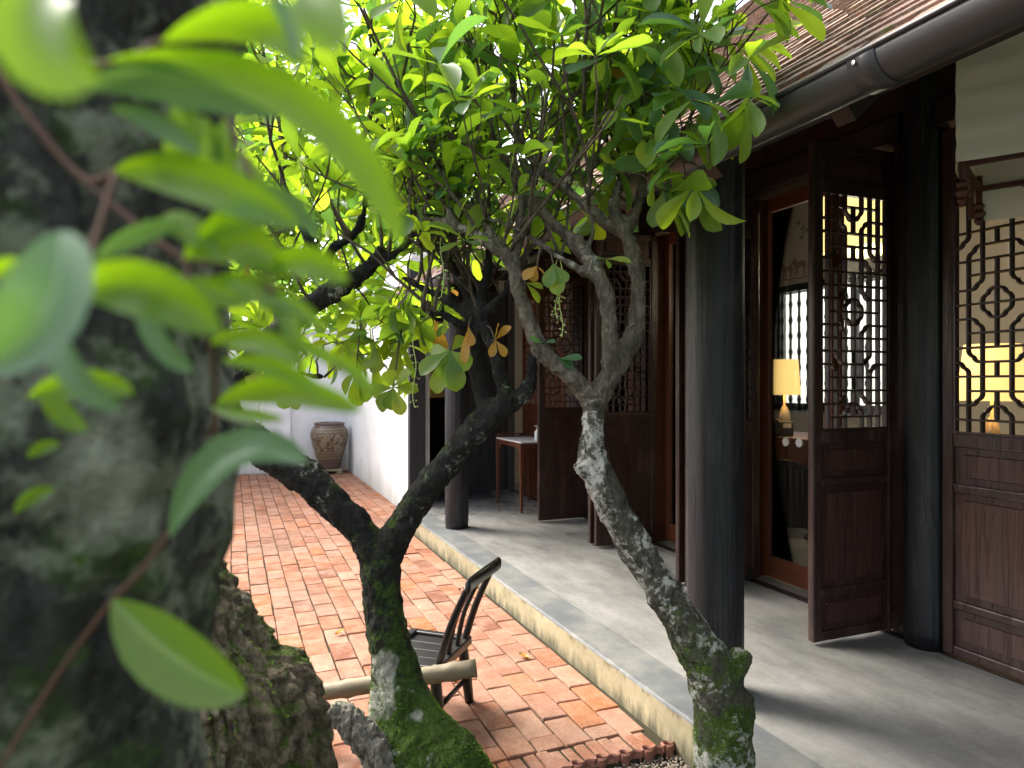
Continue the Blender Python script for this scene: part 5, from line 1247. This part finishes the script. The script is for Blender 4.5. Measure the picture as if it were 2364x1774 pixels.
# pale lichen crusts on the bark
pts_c = [(235, 1010, 95, 130), (180, 980, 60, 90), (290, 1110, 60, 70), (210, 1130, 60, 60), (260, 930, 50, 60)]
paint(fto, 'lichen', pts_c, .9, .5, 2.2, .52)
ep_ = thing('epiphyte_plant', 'glossy bright green epiphyte leaves hanging from the foreground trunk', 'plant', tuple(at(350, 700, .36)))
def fleaf(b, t, ctrl, wd, mat, roll=0, fold=.36, prof=None):
    """a leaf along base -> control -> tip, its face turned to the viewer then rolled about its midrib"""
    B, T_, C = at(*b), at(*t), at(*ctrl); prof = prof or [(0, .06), (.08, .35), (.18, .62), (.32, .88), (.48, 1), (.64, .98), (.78, .85), (.89, .62), (.96, .36), (1, .03)]
    vs, uv, fs = [], [], []; view = -((B + T_) / 2 - Vector((0, 0, CAMH))).normalized()
    na = 7
    for i, (u, w_) in enumerate(prof):
        p = B * (1 - u) ** 2 + C * 2 * u * (1 - u) + T_ * u * u; tg = ((C - B) * (1 - u) + (T_ - C) * u).normalized()
        s = tg.cross(view).normalized(); nr = s.cross(tg); q = Matrix.Rotation(R(roll), 3, tg); s, nr = q @ s, q @ nr
        for j in range(na):
            v = j / (na - 1) - .5; vs.append(p + s * v * wd * w_ + nr * (abs(v) ** 1.5) * wd * w_ * fold * 1.6); uv.append((.5 + v, u))
    for i in range(len(prof) - 1):
        for j in range(na - 1): a = i * na + j; fs.append((a, a + 1, a + na + 1, a + na))
    me = bpy.data.meshes.new('leaf'); me.from_pydata([tuple(v) for v in vs], [], fs); me.materials.append(M[mat]); u_ = me.uv_layers.new(name='UVMap')
    li = np.zeros(len(me.loops), int); me.loops.foreach_get('vertex_index', li); u_.data.foreach_set('uv', np.array(uv)[li].ravel()); me.polygons.foreach_set('use_smooth', [True] * len(fs))
    return link('leaf', me, ep_)
def px(w_, d): return w_ * mpp(d)
FL = [ # base, tip, control, width px, material, roll
    ((244, 1296, .34), (532, 1500, .31), (360, 1440, .32), 165, 'leaf_front', 12), ((368, 1160, .34), (662, 1002, .32), (470, 900, .33), 125, 'leaf_front_pale', -30),
    ((470, 872, .33), (782, 888, .29), (600, 800, .31), 78, 'leaf_front', 20), ((455, 880, .33), (615, 905, .31), (520, 900, .32), 40, 'leaf_front', 0),
    ((248, 372, .30), (650, 492, .27), (420, 340, .28), 118, 'leaf_front', 20), ((160, 640, .25), (478, 722, .24), (300, 560, .24), 150, 'leaf_front', 15),
    ((-30, 800, .22), (130, 500, .23), (150, 700, .21), 210, 'leaf_front_pale', -20), ((70, -40, .17), (215, 172, .16), (60, 110, .16), 235, 'leaf_front', 10),
    ((230, 130, .27), (868, 530, .25), (760, 90, .24), 118, 'leaf_front', 28), ((180, 190, .28), (600, 250, .27), (400, 120, .27), 130, 'leaf_front_pale', 35), ((350, 90, .26), (662, 150, .25), (600, -40, .25), 120, 'leaf_front', 30),
    ((660, -30, .2), (715, 118, .19), (700, 30, .19), 150, 'leaf_front', 0), ((395, 200, .30), (375, 395, .30), (410, 290, .3), 92, 'leaf_front', 10), ((490, 250, .31), (520, 440, .31), (470, 340, .31), 60, 'leaf_front', 30),
    ((585, 580, .29), (752, 612, .28), (660, 530, .28), 85, 'leaf_front', 10), ((400, 560, .30), (625, 600, .29), (500, 460, .29), 120, 'leaf_front', 5), ((410, 600, .3), (560, 630, .3), (470, 650, .3), 80, 'leaf_front', 0),
    ((600, 630, .29), (655, 760, .28), (625, 690, .28), 60, 'leaf_front', 20), ((455, 742, .3), (660, 790, .28), (560, 700, .29), 66, 'leaf_front', 10), ((620, 740, .28), (812, 850, .27), (760, 770, .27), 44, 'leaf_front', 20),
    ((110, 660, .25), (265, 885, .24), (120, 800, .24), 95, 'leaf_front_pale', 40), ((190, 575, .27), (400, 480, .28), (280, 480, .27), 70, 'leaf_front_pale', 40), ((545, 400, .29), (690, 510, .28), (640, 420, .28), 62, 'leaf_front_pale', 30),
    ((60, 860, .3), (290, 850, .3), (180, 800, .3), 80, 'leaf_front', 10), ((-20, 600, .26), (60, 580, .26), (20, 570, .26), 60, 'leaf_front', 0), ((560, -30, .24), (640, 130, .24), (640, 20, .24), 44, 'leaf_front_pale', 20), ((300, 200, .3), (440, 238, .29), (370, 190, .29), 60, 'leaf_front_pale', 50),
    ((430, 520, .29), (600, 470, .28), (520, 440, .28), 84, 'leaf_front', 15), ((350, 470, .3), (470, 560, .29), (400, 480, .29), 80, 'leaf_front', -20), ((470, 600, .3), (640, 690, .29), (580, 610, .29), 74, 'leaf_front', 12), ((440, 250, .31), (440, 400, .31), (470, 330, .31), 60, 'leaf_front', 0), ((500, 330, .31), (580, 460, .3), (560, 370, .3), 58, 'leaf_front', 10), ((300, 640, .29), (420, 800, .29), (330, 750, .29), 70, 'leaf_front_pale', 30), ((560, 640, .29), (700, 720, .28), (650, 650, .28), 46, 'leaf_front', 0), ((480, 780, .3), (700, 850, .29), (600, 770, .29), 54, 'leaf_front', 20), ((240, 240, .29), (440, 330, .28), (330, 230, .28), 76, 'leaf_front_pale', 40), ((90, 820, .31), (190, 930, .31), (120, 900, .31), 60, 'leaf_front', 10),
    ((30, 1110, .36), (120, 1060, .36), (70, 1060, .36), 40, 'leaf_front', 0), ((60, 990, .36), (130, 960, .36), (90, 960, .36), 36, 'leaf_front', 0)]
for b, t, c, wd, m_, ro in FL: fleaf(b, t, c, px(wd * .8, b[2]), m_, ro)
plain('stem_brown', (.09, .045, .028), .7, .3, var=.35, scale=80)
for lst, r_ in (([(365, 1150, .345), (300, 1240, .345), (244, 1296, .345), (130, 1450, .36), (-20, 1690, .36)], .0019), ([(-20, 130, .32), (60, 250, .32), (180, 385, .32), (250, 372, .31)], .0026), ([(560, 545, .3), (575, 600, .295), (600, 640, .29)], .0036), ([(600, 640, .29), (640, 740, .285), (680, 770, .28)], .0016), ([(465, 880, .345), (455, 960, .35), (400, 1100, .35), (365, 1150, .345)], .0022), ([(180, 385, .32), (400, 560, .305), (560, 545, .3)], .002), ([(-10, -20, .3), (120, 100, .29), (240, 140, .28), (350, 90, .27)], .0024), ([(250, 372, .31), (160, 640, .255), (60, 700, .25), (-30, 800, .235)], .002), ([(400, 560, .305), (455, 742, .305), (465, 880, .345)], .002), ([(240, 140, .28), (395, 200, .3), (490, 250, .31), (545, 400, .29)], .0016)):
    f = MB(); P, _ = spline([at(*q) for q in lst], None, 6); f.tube(P, r_ * .7, 8, wob=.2); f.build('stem', 'stem_brown', ep_, True)
